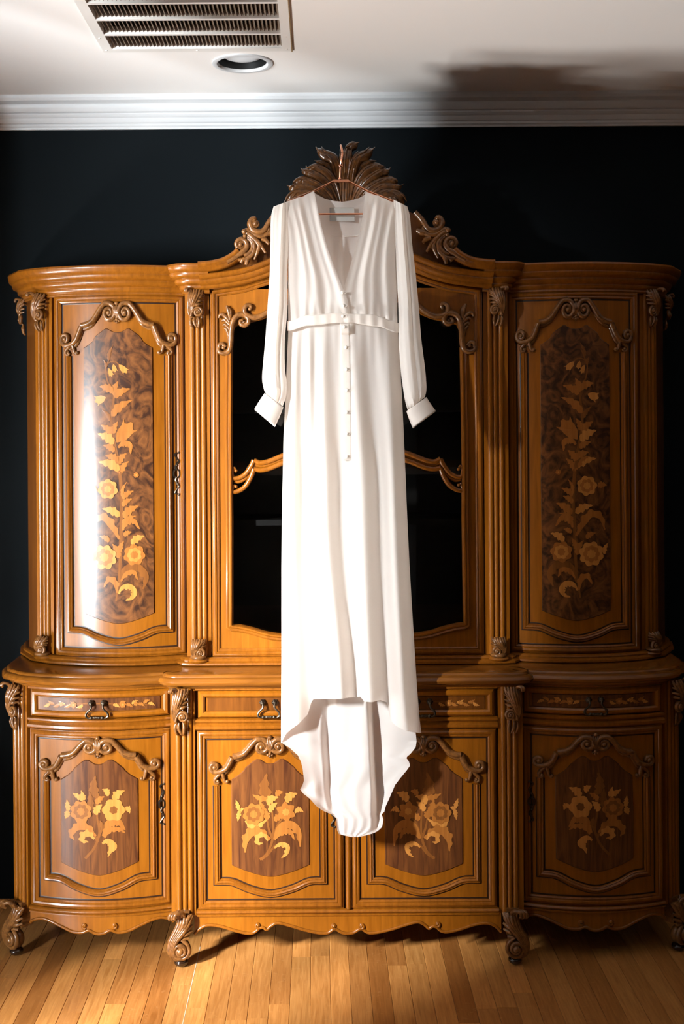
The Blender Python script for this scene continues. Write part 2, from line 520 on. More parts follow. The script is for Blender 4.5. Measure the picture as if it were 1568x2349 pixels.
o = rest_v.build('floor_boards', M['oak'], parent=floor, smooth=0, recalc=False)
o['kind'] = 'stuff'
m = MB(); box(m, -0.3802, -0.3780, 2.80, 3.66, 0.0, 0.0006)
m.build('seam_filler', simple('pale_seam_filler', (0.62, 0.50, 0.36), 0.6), parent=floor, smooth=0)

# ceiling return vent --------------------------------------------------
vent = empty('ceiling_vent', ((VX0 + VX1) / 2, (VY0 + VY1) / 2, CEIL), 'white slatted return air grille set in the ceiling', 'vent')
mb = MB()
prism(mb, [(VX0 - 0.03, VY0 - 0.03), (VX1 + 0.027, VY0 - 0.03), (VX1 + 0.027, VY1 + 0.03), (VX0 - 0.03, VY1 + 0.03)], [vh], 0.0, 0.0035)
mb.build('frame', M['vent'], parent=vent, fmap=lambda a, b, w: (a, b, CEIL - w), smooth=0)
mb = MB()
box(mb, VX1 + 0.0275, VX1 + 0.0305, VY0 - 0.03, VY1 + 0.03, CEIL - 0.006, CEIL - 0.0001)
mb.build('hinge_edge', simple('vent_gap_brown', (0.30, 0.19, 0.09), 0.6), parent=vent, smooth=0)  # brown strip paints in the shadow gap along the frame's right edge
rowh = (VY1 - VY0) / 4
for r in range(1, 4):
    mb = MB(); yy = VY0 + rowh * r
    box(mb, VX0, VX1, yy - 0.0065, yy + 0.0065, CEIL - 0.0035, CEIL + 0.02)
    mb.build('crossbar', M['vent'], parent=vent, smooth=0)
mb = MB(); box(mb, VX0 - 0.02, VX1 + 0.02, VY0 - 0.02, VY1 + 0.02, CEIL + 0.06, CEIL + 0.07)
mb.build('duct_back', M['black'], parent=vent, smooth=0)
sm = MB(); q = 0.0055
sm.add([(-q, -rowh / 2, 0.012), (-q + 0.0012, -rowh / 2, 0.0135), (q, -rowh / 2, 0.0), (q - 0.0012, -rowh / 2, -0.0015),
        (-q, rowh / 2, 0.012), (-q + 0.0012, rowh / 2, 0.0135), (q, rowh / 2, 0.0), (q - 0.0012, rowh / 2, -0.0015)],
       [(0, 1, 2, 3), (7, 6, 5, 4), (0, 4, 5, 1), (1, 5, 6, 2), (2, 6, 7, 3), (3, 7, 4, 0)])
sme = bpy.data.meshes.new('slat'); sme.from_pydata(sm.v, [], sm.f); sme.materials.append(M['slat'])
NS = 44
for r in range(4):
    for k in range(NS):
        o = bpy.data.objects.new('slat', sme); col.objects.link(o)
        place(o, (VX0 + (k + 0.5) * (VX1 - VX0) / NS, VY0 + rowh * (r + 0.5), CEIL + 0.004), vent)
for (sx, sy) in ((VX0 - 0.018, VY1 - 0.10), (VX1 + 0.014, VY1 - 0.10), (VX0 - 0.018, VY1 + 0.012), (VX1 + 0.014, VY1 + 0.010), (-0.352, VY1 + 0.016), (-0.352, VY0 - 0.016)):
    mb = MB(); ball(mb, (0, 0, 0), 0.004, 0.004, 0.0018, 8, 4)
    mb.build('screw', M['vent'], parent=vent, fmap=lambda a, b, w: (sx + a, sy + b, CEIL - 0.0035 + w))
# recessed downlight ---------------------------------------------------
dl = empty('recessed_downlight', (DLX, DLY, CEIL), 'round recessed ceiling downlight with white trim ring, switched off', 'downlight')
def lathe(mb, prof, n=40):
    m = len(prof); vs = []; fs = []
    for k in range(n):
        a = 2 * PI * k / n
        for (r, z) in prof: vs.append((r * math.cos(a), r * math.sin(a), z))
    for k in range(n):
        k2 = (k + 1) % n
        for j in range(m - 1):
            fs.append((k * m + j, k * m + j + 1, k2 * m + j + 1, k2 * m + j))
    mb.add(vs, fs)
at = lambda x, y, z: (DLX + x, DLY + y, CEIL + z)
mb = MB(); lathe(mb, [(0.0945, 0.0), (0.0935, -0.004), (0.087, -0.0065), (0.079, -0.005), (0.0748, 0.0), (0.0735, 0.004), (0.0735, 0.01), (0.0945, 0.0)])
mb.build('trim_ring', M['trim'], parent=dl, fmap=at)
mb = MB(); lathe(mb, [(0.0735, 0.002), (0.0735, 0.09), (0.0705, 0.09), (0.0705, 0.002), (0.0735, 0.002)])
mb.build('baffle', M['black'], parent=dl, fmap=at)
mb = MB(); lathe(mb, [(0.0001, 0.010), (0.02, 0.0105), (0.04, 0.013), (0.056, 0.018), (0.060, 0.023), (0.060, 0.06), (0.0001, 0.06)])
mb.build('bulb', M['lens'], parent=dl, fmap=at)
# ------------------------------------------------------------------ cabinet helpers
XCL, XCU = 0.078, 0.089         # centre lines of the sideboard and of the hutch on it
def bowmap(xc, sgn, uc, h, y0, sag):
    def f(a, z, w):
        y = y0 - sag * (1 - (a / h) ** 2)
        dy = 2 * sag * a / (h * h)
        n = math.hypot(dy, 1.0)
        return (xc + sgn * (uc + a + w * dy / n), y - w / n, z)
    return f
def flatmap(xc, sgn, uc, y0):
    return lambda a, z, w: (xc + sgn * (uc + a), y0 - w, z)
def angmap(xc, sgn, uc, y0, ang):
    t = (math.cos(ang), -math.sin(ang)); n = (-math.sin(ang), -math.cos(ang))   # turned outwards to the left by ang
    return lambda a, z, w: (xc + sgn * (uc + a * t[0] + w * n[0]), y0 + a * t[1] + w * n[1], z)
def planmap(xc, sgn=1):
    return lambda u, y, z: (xc + sgn * u, y, z)
def bow_pts(uc, h, y0, sag, a0, a1, n=16):
    return [(uc + lerp(a0, a1, i / n), y0 - sag * (1 - (lerp(a0, a1, i / n) / h) ** 2)) for i in range(n + 1)]
def offset_path(path, o):
    mbt = MB(); sweep_plan(mbt, path, [(o, 0.0)], capped=False)
    return [(v[0], v[1]) for v in mbt.v]
def slab(mb, path, o, z0, z1, yback=4.035):
    p = offset_path(path, o)
    p = [(a, min(b, yback)) for a, b in p]
    prism(mb, p, [], z0, z1)
K = 0.000436
BEAD3 = [(-0.0095, 0.0), (-0.0095, 0.004), (-0.0075, 0.0065), (-0.0045, 0.0055), (-0.0035, 0.0085), (0.0, 0.0105), (0.003, 0.009), (0.0045, 0.0065),
         (0.0065, 0.0075), (0.0085, 0.0055), (0.0095, 0.0)]
FRAME = [(-0.013, -0.002), (-0.012, 0.004), (-0.008, 0.0065), (-0.004, 0.0055), (-0.002, 0.0085), (0.003, 0.010), (0.007, 0.0085), (0.010, 0.0045), (0.012, 0.004), (0.013, -0.004)]

def half_arch(sx, sz):
    s1 = spiral(-382, -138, 36, 9, -80, 1.35, 22)[::-1]
    mid1 = [(-340, -168, 0), (-303, -148, 0), (-278, -108, 0), (-260, -72, 0)]
    mid2 = [(-256, -66, 0), (-215, -60, 0), (-170, -38, 0), (-128, 12, 0), (-95, 46, 0)]
    s2 = spiral(-58, 0, 56, 10, 112, 1.65, 30)
    A = s1 + cr([s1[-1]] + mid1, 4)[1:]
    B = cr(mid2 + [s2[0]], 4)[:-1] + s2
    def T(P, w): return [(p[0] * K * sx, p[1] * K * sz, w) for p in P]
    return T(A, 0.008), T(B, 0.008)
def arch_mesh(mb, zc, sx, sz):
    for s in (-1, 1):
        A, B = half_arch(sx, sz)
        A = [(-s * p[0], zc + p[1], p[2]) for p in A]
        B = [(-s * p[0], zc + p[1], p[2]) for p in B]
        tube(mb, A, [0.0042, 0.0062, 0.0075, 0.0085, 0.0095], 8, 1.3)
        tube(mb, B, [0.0095, 0.0090, 0.0082, 0.0068, 0.0045], 8, 1.3)
        # second, lower bead under the shafts
        na, nb = len(A), len(B)
        lo = [(p[0] - s * 0.000, p[1] - 0.0125, 0.004) for p in A[int(na * 0.62):]] 
        tube(mb, lo, [0.003, 0.006, 0.006], 6, 1.0)
        lo = [(p[0] + s * 0.004, p[1] - 0.0125, 0.004) for p in B[:int(nb * 0.36)]]
        tube(mb, lo, [0.006, 0.006, 0.003], 6, 1.0)
        # volute eyes
        ball(mb, (s * 382 * K * sx, zc - 138 * K * sz, 0.012), 0.0072, None, 0.008)
        ball(mb, (s * 58 * K * sx, zc, 0.012), 0.0075, None, 0.008)
        # little double scroll under the end
        def T(P, w): return [(-s * p[0] * K * sx, zc + (p[1] + 138) * K - 138 * K * sz, w) for p in P]
        tube(mb, T(cr([(-338, -165), (-346, -185), (-366, -205), (-382, -226), (-378, -248), (-360, -252), (-354, -238)], 4), 0.007), [0.0075, 0.006, 0.0045, 0.004], 8, 1.2)
        tube(mb, T(cr([(-335, -165), (-326, -190), (-320, -215), (-312, -238), (-298, -246), (-290, -234)], 4), 0.007), [0.0075, 0.0055, 0.004, 0.0045], 8, 1.2)
        ball(mb, T([(-362, -236)], 0.008)[0], 0.005)
        ball(mb, T([(-296, -238)], 0.008)[0], 0.0055)
    # centre shell
    for q in (-1, -0.5, 0, 0.5, 1):
        tube(mb, [(q * 6 * K, zc - 40 * K, 0.008), (q * 10 * K, zc - 5 * K, 0.016), (q * 22 * K, zc + 35 * K, 0.014), (q * 34 * K, zc + 58 * K, 0.009)], [0.003, 0.0048, 0.0048, 0.003], 7)
    ball(mb, (0, zc + 66 * K, 0.012), 0.0075, 0.006, 0.008)
    ball(mb, (0, zc - 48 * K, 0.010), 0.0055)
    for q in (-1, 0, 1):
        ball(mb, (q * 0.0065, zc - 58 * K - (0.004 if q == 0 else 0), 0.008), 0.0045)

# ---- marquetry pieces
RI = random.Random(3)
LAY = [0]
def lay():
    LAY[0] += 1
    return (LAY[0] % 9) * 0.00012
def leaf(parent, fmap, base, tip, wid, tone, bend=0.12, serr=True, name='inlay_leaf', w=0.0046):
    bx, bz = base; tx, tz = tip
    dx, dz = tx - bx, tz - bz
    L = math.hypot(dx, dz)
    nx, nz = -dz / L, dx / L
    n = 11; vs = []; fs = []
    w += lay()
    for i in range(n + 1):
        t = i / n
        c = math.sin(PI * t) * bend * L
        px, pz = bx + dx * t + nx * c, bz + dz * t + nz * c
        hw = 0.5 * wid * (math.sin(PI * min(1, t ** 0.75)) ** 0.8) * (1 - 0.25 * t)
        if serr: hw *= (1.18 if i % 3 == 1 else (0.72 if i % 3 == 0 else 1.0))
        hw = max(hw, 0.0005)
        if i == n: hw = 0.0003
        vs += [(px + nx * hw, pz + nz * hw, w), (px, pz, w + 0.0002), (px - nx * hw, pz - nz * hw, w)]
    for i in range(n):
        a = i * 3; b = a + 3
        fs += [(a, a + 1, b + 1, b), (a + 1, a + 2, b + 2, b + 1)]
    m = MB(); m.add(vs, fs)
    return m.build(name, M[tone], parent, fmap, smooth=60)
def tulip(parent, fmap, base, tip, wid, tone, w=0.0046):
    bx, bz = base; tx, tz = tip
    dx, dz = tx - bx, tz - bz
    L = math.hypot(dx, dz); ux, uz = dx / L, dz / L; nx, nz = -uz, ux
    prof = [(0, .03), (.12, .2), (.3, .40), (.5, .46), (.68, .47), (.82, .56), (.92, .60), (.80, .38), (.86, .22), (1.0, .10), (0.99, .02)]
    up = [(bx + ux * L * t + nx * wid * h, bz + uz * L * t + nz * wid * h) for t, h in prof]
    dn = [(bx + ux * L * t - nx * wid * h, bz + uz * L * t - nz * wid * h) for t, h in reversed(prof)]
    P = up + dn
    w += lay()
    tri = tessellate_polygon([[Vector((p[0], p[1], 0)) for p in P]])
    m = MB(); m.add([(p[0], p[1], w) for p in P], [tuple(t) for t in tri])
    return m.build('inlay_flower', M[tone], parent, fmap, smooth=0)
def rose(parent, fmap, c, r, tones, lobes=7, w=0.0046, squash=1.0):
    ph = RI.random() * 6
    w += lay() + 0.0010
    for li, (q, tone) in enumerate(zip((1.0, 0.68, 0.36), tones)):
        n = 42; vs = [(c[0], c[1], w + li * 0.0003)]; fs = []
        for k in range(n):
            a = 2 * PI * k / n
            rr = r * q * (0.80 + 0.20 * abs(math.cos(lobes * 0.5 * a + ph + li)))
            vs.append((c[0] + rr * math.cos(a), c[1] + rr * math.sin(a) * squash, w + li * 0.0003))
        for k in range(n): fs.append((0, 1 + k, 1 + (k + 1) % n))
        m = MB(); m.add(vs, fs); m.build('inlay_petals' if li else 'inlay_flower', M[tone], parent, fmap, smooth=0)
def curl(parent, fmap, pts, wid, tone, serr=True, name='inlay_scroll_leaf', w=0.0044, taper=(0.25, 1.0, 0.9, 0.15)):
    P = cr(pts, 6); n = len(P); vs = []; fs = []
    w += lay() if name != 'inlay_stem' else 0.35 * lay()
    for i, p in enumerate(P):
        a = P[max(0, i - 1)]; b = P[min(n - 1, i + 1)]
        dx, dz = b[0] - a[0], b[1] - a[1]; L = math.hypot(dx, dz) or 1
        nx, nz = -dz / L, dx / L
        h = 0.5 * wid * interp(i / (n - 1), [(j / (len(taper) - 1), v) for j, v in enumerate(taper)])
        h2 = h * ((1.25 if i % 4 < 2 else 0.75) if serr else 1)
        vs += [(p[0] + nx * h, p[1] + nz * h, w), (p[0] - nx * h2, p[1] - nz * h2, w)]
    for i in range(n - 1): fs.append((2 * i, 2 * i + 1, 2 * i + 3, 2 * i + 2))
    m = MB(); m.add(vs, fs)
    return m.build(name, M[tone], parent, fmap, smooth=0)

def tall_inlay(d, fmap, F1, F2):
    """flower spray of the tall doors; F1, F2 turn the measured points into panel points"""
    stem = [F2(818, 985), F2(830, 900), F2(842, 800), F2(848, 650), F2(852, 480), F2(856, 330), F2(850, 180), F2(838, 60), F1(838, 1460), F1(822, 1390), F1(802, 1290), F1(786, 1150), F1(800, 1030), F1(800, 960), F1(760, 890), F1(748, 800), F1(768, 745), F1(790, 690)]
    curl(d, fmap, stem, 0.0085, 'inlay_dark', serr=False, name='inlay_stem', w=0.0041, taper=(0.6, 1.2, 1.2, 1.0, 0.6, 0.35))
    L1 = [((768, 750), (797, 645), 26, 'inlay_dark'), ((750, 800), (733, 742), 24, 'inlay_dark'), ((800, 960), (704, 925), 62, 'inlay_mid'), ((806, 1000), (916, 940), 56, 'inlay_mid'),
          ((806, 990), (832, 888), 52, 'inlay_mid'), ((786, 1130), (928, 1020), 62, 'inlay_mid'), ((780, 1165), (722, 1085), 34, 'inlay_dark'), ((792, 1260), (714, 1190), 56, 'inlay_mid'),
          ((800, 1250), (832, 1165), 44, 'inlay_mid'), ((806, 1320), (690, 1250), 70, 'inlay_light'), ((812, 1370), (730, 1330), 52, 'inlay_mid'), ((835, 1440), (745, 1400), 60, 'inlay_mid'),
          ((845, 1500), (695, 1445), 70, 'inlay_light'), ((830, 1460), (890, 1385), 56, 'inlay_mid'), ((840, 1530), (905, 1440), 50, 'inlay_mid')]
    for b, t, w, tone in L1: leaf(d, fmap, F1(*b), F1(*t), w * K * 1.05, tone, bend=0.1 if t[0] > b[0] else -0.1)
    tulip(d, fmap, F1(838, 775), F1(892, 832), 44 * K, 'inlay_light')
    tulip(d, fmap, F1(800, 772), F1(812, 828), 34 * K, 'inlay_light')
    tulip(d, fmap, F1(768, 800), F1(790, 858), 32 * K, 'inlay_light')
    curl(d, fmap, [F1(750, 790), F1(775, 758), F1(815, 755), F1(840, 778)], 9 * K, 'inlay_dark', serr=False, name='inlay_stem', taper=(1, 1))
    tulip(d, fmap, F1(748, 1000), F1(672, 1030), 62 * K, 'inlay_light')
    tulip(d, fmap, F1(822, 1310), F1(928, 1175), 105 * K, 'inlay_mid')
    curl(d, fmap, [F1(832, 1345), F1(870, 1318), F1(912, 1330), F1(918, 1390)], 44 * K, 'inlay_mid')
    L2 = [((850, 100), (745, 10), 60, 'inlay_mid'), ((850, 120), (800, 20), 40, 'inlay_dark'), ((858, 270), (892, 165), 26, 'inlay_mid'), ((860, 280), (938, 228), 44, 'inlay_mid'), ((858, 330), (928, 282), 44, 'inlay_mid'),
          ((845, 400), (722, 350), 60, 'inlay_light'), ((866, 410), (972, 330), 62, 'inlay_mid'), ((858, 450), (955, 400), 40, 'inlay_mid'), ((775, 575), (705, 540), 44, 'inlay_mid'), ((870, 535), (925, 510), 40, 'inlay_mid'),
          ((920, 592), (1012, 538), 56, 'inlay_light'), ((650, 690), (618, 610), 36, 'inlay_light'), ((845, 650), (872, 572), 40, 'inlay_mid'), ((840, 690), (790, 590), 50, 'inlay_mid'), ((690, 215), (622, 215), 46, 'inlay_mid')]
    for b, t, w, tone in L2: leaf(d, fmap, F2(*b), F2(*t), w * K * 1.05, tone, bend=0.1 if t[0] > b[0] else -0.1)
    rose(d, fmap, F2(762, 215), 74 * K, ('inlay_light', 'inlay_mid', 'inlay_light'))
    rose(d, fmap, F2(955, 118), 20 * K, ('inlay_mid', 'inlay_mid', 'inlay_light'))
    rose(d, fmap, F2(738, 685), 92 * K, ('inlay_light', 'inlay_mid', 'inlay_light'), 8)
    rose(d, fmap, F2(942, 668), 78 * K, ('inlay_mid', 'inlay_light', 'inlay_mid'), 7)
    for pts, w, tone in (([(840, 560), (800, 480), (740, 410), (670, 430), (640, 520)], 56, 'inlay_mid'), ([(862, 500), (885, 450), (935, 435), (978, 490)], 44, 'inlay_mid'),
                         ([(838, 880), (870, 790), (950, 750), (1020, 820), (1000, 905)], 60, 'inlay_dark'), ([(850, 850), (890, 800), (940, 790), (965, 840)], 36, 'inlay_mid'),
                         ([(826, 930), (815, 860), (770, 835), (735, 890)], 44, 'inlay_mid'), ([(835, 935), (865, 893), (915, 890), (942, 925), (925, 965), (885, 980)], 44, 'inlay_light')):
        curl(d, fmap, [F2(*p) for p in pts], w * K, tone)
def bouquet(d, fmap, F, variant):
    """bunch of flowers of the low doors (measured on crop 7 or crop 3)"""
    if variant == 0:
        for p in ([(600, 1480), (650, 1420), (680, 1320), (680, 1200), (665, 1080)], [(668, 1380), (690, 1300), (720, 1230), (760, 1180)], [(675, 1330), (650, 1260), (640, 1200)], [(590, 1478), (640, 1450), (690, 1390), (730, 1375)]):
            curl(d, fmap, [F(*q) for q in p], 15 * K, 'inlay_dark', serr=False, name='inlay_stem', w=0.0041, taper=(1.2, 1.0, 0.7))
        for b, t, w, tone, bd in (((665, 1090), (640, 880), 90, 'inlay_dark', 0.15), ((650, 1060), (540, 1030), 46, 'inlay_mid', 0.1), ((700, 1040), (752, 1010), 46, 'inlay_mid', 0.2), ((640, 1100), (720, 1048), 62, 'inlay_light', 0.2),
                               ((655, 1150), (712, 1085), 50, 'inlay_light', 0.1), ((768, 1080), (850, 1020), 66, 'inlay_light', 0.15), ((830, 1150), (893, 1150), 42, 'inlay_light', 0.3), ((450, 1140), (425, 1065), 34, 'inlay_light', 0),
                               ((450, 1140), (438, 1215), 34, 'inlay_light', 0), ((445, 1140), (480, 1125), 30, 'inlay_light', 0), ((620, 1180), (590, 1070), 56, 'inlay_mid', 0), ((650, 1200), (610, 1130), 60, 'inlay_mid', 0), ((690, 1210), (755, 1170), 50, 'inlay_mid', 0.1)):
            leaf(d, fmap, F(*b), F(*t), w * K, tone, bend=bd)
        rose(d, fmap, F(548, 1165), 78 * K, ('inlay_mid', 'inlay_dark', 'inlay_mid'), 8)
        for a in range(6):
            an = a * PI / 3 + 0.4
            leaf(d, fmap, F(770 + 18 * math.cos(an), 1150 + 18 * math.sin(an)), F(770 + 72 * math.cos(an), 1150 + 72 * math.sin(an)), 56 * K, 'inlay_mid', bend=0, serr=False, name='inlay_petal')
        rose(d, fmap, F(770, 1150), 26 * K, ('inlay_light', 'inlay_light', 'inlay_light'))
        for pts, w, tone in (([(490, 1210), (530, 1250), (590, 1240), (640, 1200)], 36, 'inlay_light'), ([(660, 1340), (600, 1290), (530, 1290), (490, 1350), (490, 1430)], 64, 'inlay_mid'), ([(645, 1350), (620, 1310), (575, 1320), (575, 1365), (610, 1365)], 34, 'inlay_light'),
                             ([(690, 1340), (730, 1265), (800, 1240), (855, 1290), (870, 1390)], 64, 'inlay_mid'), ([(700, 1330), (750, 1290), (800, 1290), (830, 1340)], 40, 'inlay_mid'), ([(690, 1400), (730, 1375), (780, 1390), (770, 1440), (740, 1468)], 36, 'inlay_light')):
            curl(d, fmap, [F(*p) for p in pts], w * K, tone)
    else:
        for p in ([(618, 1465), (680, 1390), (715, 1290), (700, 1180), (690, 1060)], [(700, 1340), (740, 1250), (790, 1200)], [(705, 1350), (660, 1280), (560, 1240)]):
            curl(d, fmap, [F(*q) for q in p], 15 * K, 'inlay_dark', serr=False, name='inlay_stem', w=0.0041, taper=(1.2, 1.0, 0.7))
        for b, t, w, tone, bd in (((700, 1050), (690, 890), 70, 'inlay_dark', 0.12), ((610, 1060), (530, 1015), 44, 'inlay_light', 0), ((615, 1062), (590, 995), 36, 'inlay_light', 0), ((780, 1030), (735, 985), 46, 'inlay_light', -0.2),
                               ((808, 1065), (888, 998), 62, 'inlay_light', 0.15), ((880, 1120), (922, 1158), 44, 'inlay_light', 0.3), ((500, 1140), (490, 1062), 40, 'inlay_light', 0), ((500, 1140), (480, 1195), 44, 'inlay_light', 0),
                               ((690, 1085), (750, 1035), 50, 'inlay_mid', 0.1), ((685, 1160), (735, 1090), 56, 'inlay_light', 0.1), ((660, 1130), (650, 1000), 50, 'inlay_dark', 0), ((560, 1220), (640, 1240), 46, 'inlay_mid', 0.2), ((740, 1260), (720, 1200), 40, 'inlay_dark', 0)):
            leaf(d, fmap, F(*b), F(*t), w * K, tone, bend=bd)
        rose(d, fmap, F(590, 1140), 78 * K, ('inlay_mid', 'inlay_dark', 'inlay_mid'), 8)
        rose(d, fmap, F(812, 1130), 80 * K, ('inlay_light', 'inlay_light', 'inlay_dark'), 6)
        for pts, w, tone in (([(740, 1310), (780, 1230), (840, 1215), (890, 1270)], 60, 'inlay_mid'), ([(750, 1320), (790, 1270), (850, 1265), (890, 1290)], 34, 'inlay_mid'), ([(690, 1310), (640, 1250), (560, 1250), (520, 1300), (540, 1340)], 50, 'inlay_mid'),
                             ([(680, 1330), (650, 1295), (605, 1300), (600, 1340), (640, 1350)], 46, 'inlay_light'), ([(735, 1360), (770, 1345), (815, 1380), (790, 1410), (775, 1450)], 46, 'inlay_light')):
            curl(d, fmap, [F(*p) for p in pts], w * K, tone)

def escutcheon(parent, fmap, a, zc, h):
    m = MB()
    def T(P): return [(a + p[0] * h, zc + p[1] * h, 0.0042) for p in P]
    tube(m, T(cr([(0.06, 0.50), (-0.04, 0.46), (0.0, 0.38), (0.05, 0.31), (0.02, 0.24), (-0.02, 0.17), (0.0, 0.08)], 4)), [0.003, 0.0022, 0.003, 0.0042, 0.0035, 0.0045], 7)
    tube(m, T(cr([(0.06, -0.50), (-0.04, -0.46), (0.0, -0.38), (0.05, -0.31), (0.02, -0.24), (-0.02, -0.17), (0.0, -0.08)], 4)), [0.003, 0.0022, 0.003, 0.0042, 0.0035, 0.0045], 7)
    for s in (-1, 1):
        tube(m, T(cr([(0.0, 0.12), (s * 0.055, 0.07), (s * 0.065, 0.0), (s * 0.055, -0.07), (0.0, -0.12)], 4)), [0.003, 0.0036, 0.003], 7)
        ball(m, (a + 0.05 * h, zc + s * 0.5 * h, 0.005), 0.0038)
        ball(m, (a + 0.0 * h, zc + s * 0.2 * h, 0.005), 0.0045)
    m.build('keyhole_plate', M['bronze'], parent, fmap)
def bail(parent, fmap, zc):
    m = MB()
    for s in (-1, 1):
        ball(m, (s * 0.0185, zc, 0.008), 0.0085, 0.0085, 0.008)
        for k in range(6):
            an = k * PI / 3
            ball(m, (s * 0.0185 + 0.0065 * math.cos(an), zc + 0.0065 * math.sin(an), 0.006), 0.0042, seg=7, rings=5)
        ball(m, (s * 0.0185, zc, 0.014), 0.005)
    P = []
    L = [(-0.0185, 0, 0.014), (-0.017, -0.010, 0.019), (-0.022, -0.018, 0.020), (-0.030, -0.026, 0.020), (-0.032, -0.036, 0.020), (-0.024, -0.042, 0.020), (-0.012, -0.0405, 0.020)]
    P = L + [(0, -0.0405, 0.020)] + [(-p[0], p[1], p[2]) for p in reversed(L)]
    P = cr([(p[0], zc + p[1], p[2]) for p in P], 4)
    tube(m, P, [0.003, 0.0028, 0.0036, 0.0032, 0.0045, 0.0032, 0.0036, 0.0028, 0.003], 8)
    for s in (-1, 1):
        ball(m, (s * 0.016, zc - 0.0405, 0.020), 0.0056)
        ball(m, (s * 0.006, zc - 0.0405, 0.020), 0.0048)
    m.build('bail_handle', M['bronze'], parent, fmap)

def panel_door(parent, fmap, ha, z0, z1, arch, hm, zmt, zmb, zdip, ven, vmat, inlay=None, key=None):
    us = [lerp(-ha, ha, i / 28) for i in range(29)]
    m = MB(); column_panel(m, us, lambda u: z0, lambda u: z1, 0.0, 0.022, nz=8)
    d = m.build('door', M['honey'], parent, fmap)
    m = MB()
    def rect(hh, a, b, n=14):
        P = [(lerp(-hh, hh, i / n), a) for i in range(n)] + [(hh, lerp(a, b, i / 4)) for i in range(4)] + [(lerp(hh, -hh, i / n), b) for i in range(n)] + [(-hh, lerp(b, a, i / 4)) for i in range(4)]
        return P
    sweep(m, rect(ha - 0.011, z0 + 0.011, z1 - 0.011), [(-l, o) for l, o in FRAME][::-1], closed=True)
    m.build('edge_moulding', M['mould'], d, fmap)
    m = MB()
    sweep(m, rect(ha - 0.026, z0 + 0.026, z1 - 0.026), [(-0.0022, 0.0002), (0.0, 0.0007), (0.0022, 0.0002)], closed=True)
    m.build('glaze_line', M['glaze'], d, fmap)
    m = MB()
    dip = cr([(-hm, zmb), (-hm * 0.72, zmb - (zmb - zdip) * 0.06), (-hm * 0.40, zmb - (zmb - zdip) * 0.62), (0, zdip), (hm * 0.40, zmb - (zmb - zdip) * 0.62), (hm * 0.72, zmb - (zmb - zdip) * 0.06), (hm, zmb)], 5)
    path = [(-hm, zmt), (-hm, lerp(zmt, zmb, 0.5))] + dip + [(hm, lerp(zmt, zmb, 0.5)), (hm, zmt)]
    sweep(m, path, BEAD3)
    m.build('panel_moulding', M['mould'], d, fmap)
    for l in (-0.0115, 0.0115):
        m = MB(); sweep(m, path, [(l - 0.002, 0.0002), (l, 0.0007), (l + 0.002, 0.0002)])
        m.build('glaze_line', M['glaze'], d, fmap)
    m = MB(); arch_mesh(m, *arch)
    m.build('scroll_arch', M['carve'], d, fmap, smooth=60)
    hv, top, zvb, zvd = ven
    us = sorted(set([round(lerp(-hv, hv, i / 36), 5) for i in range(37)] + [round(s * q[0], 5) for q in top for s in (-1, 1)]))
    ztop = lambda u: interp(abs(u), top)
    zbot = lambda u: sinterp(abs(u), [(0, zvd), (hv, zvb)]) if True else 0
    zb2 = lambda u: zvd + (zvb - zvd) * (abs(u) / hv) ** 1.5
    m = MB(); column_panel(m, us, zb2, ztop, 0.0038, 0.0036, nz=10, bevel=0.0025)
    m.build('veneer_panel', vmat, d, fmap)
    if inlay: inlay(d, fmap)
    if key: escutcheon(d, fmap, *key)
    return d

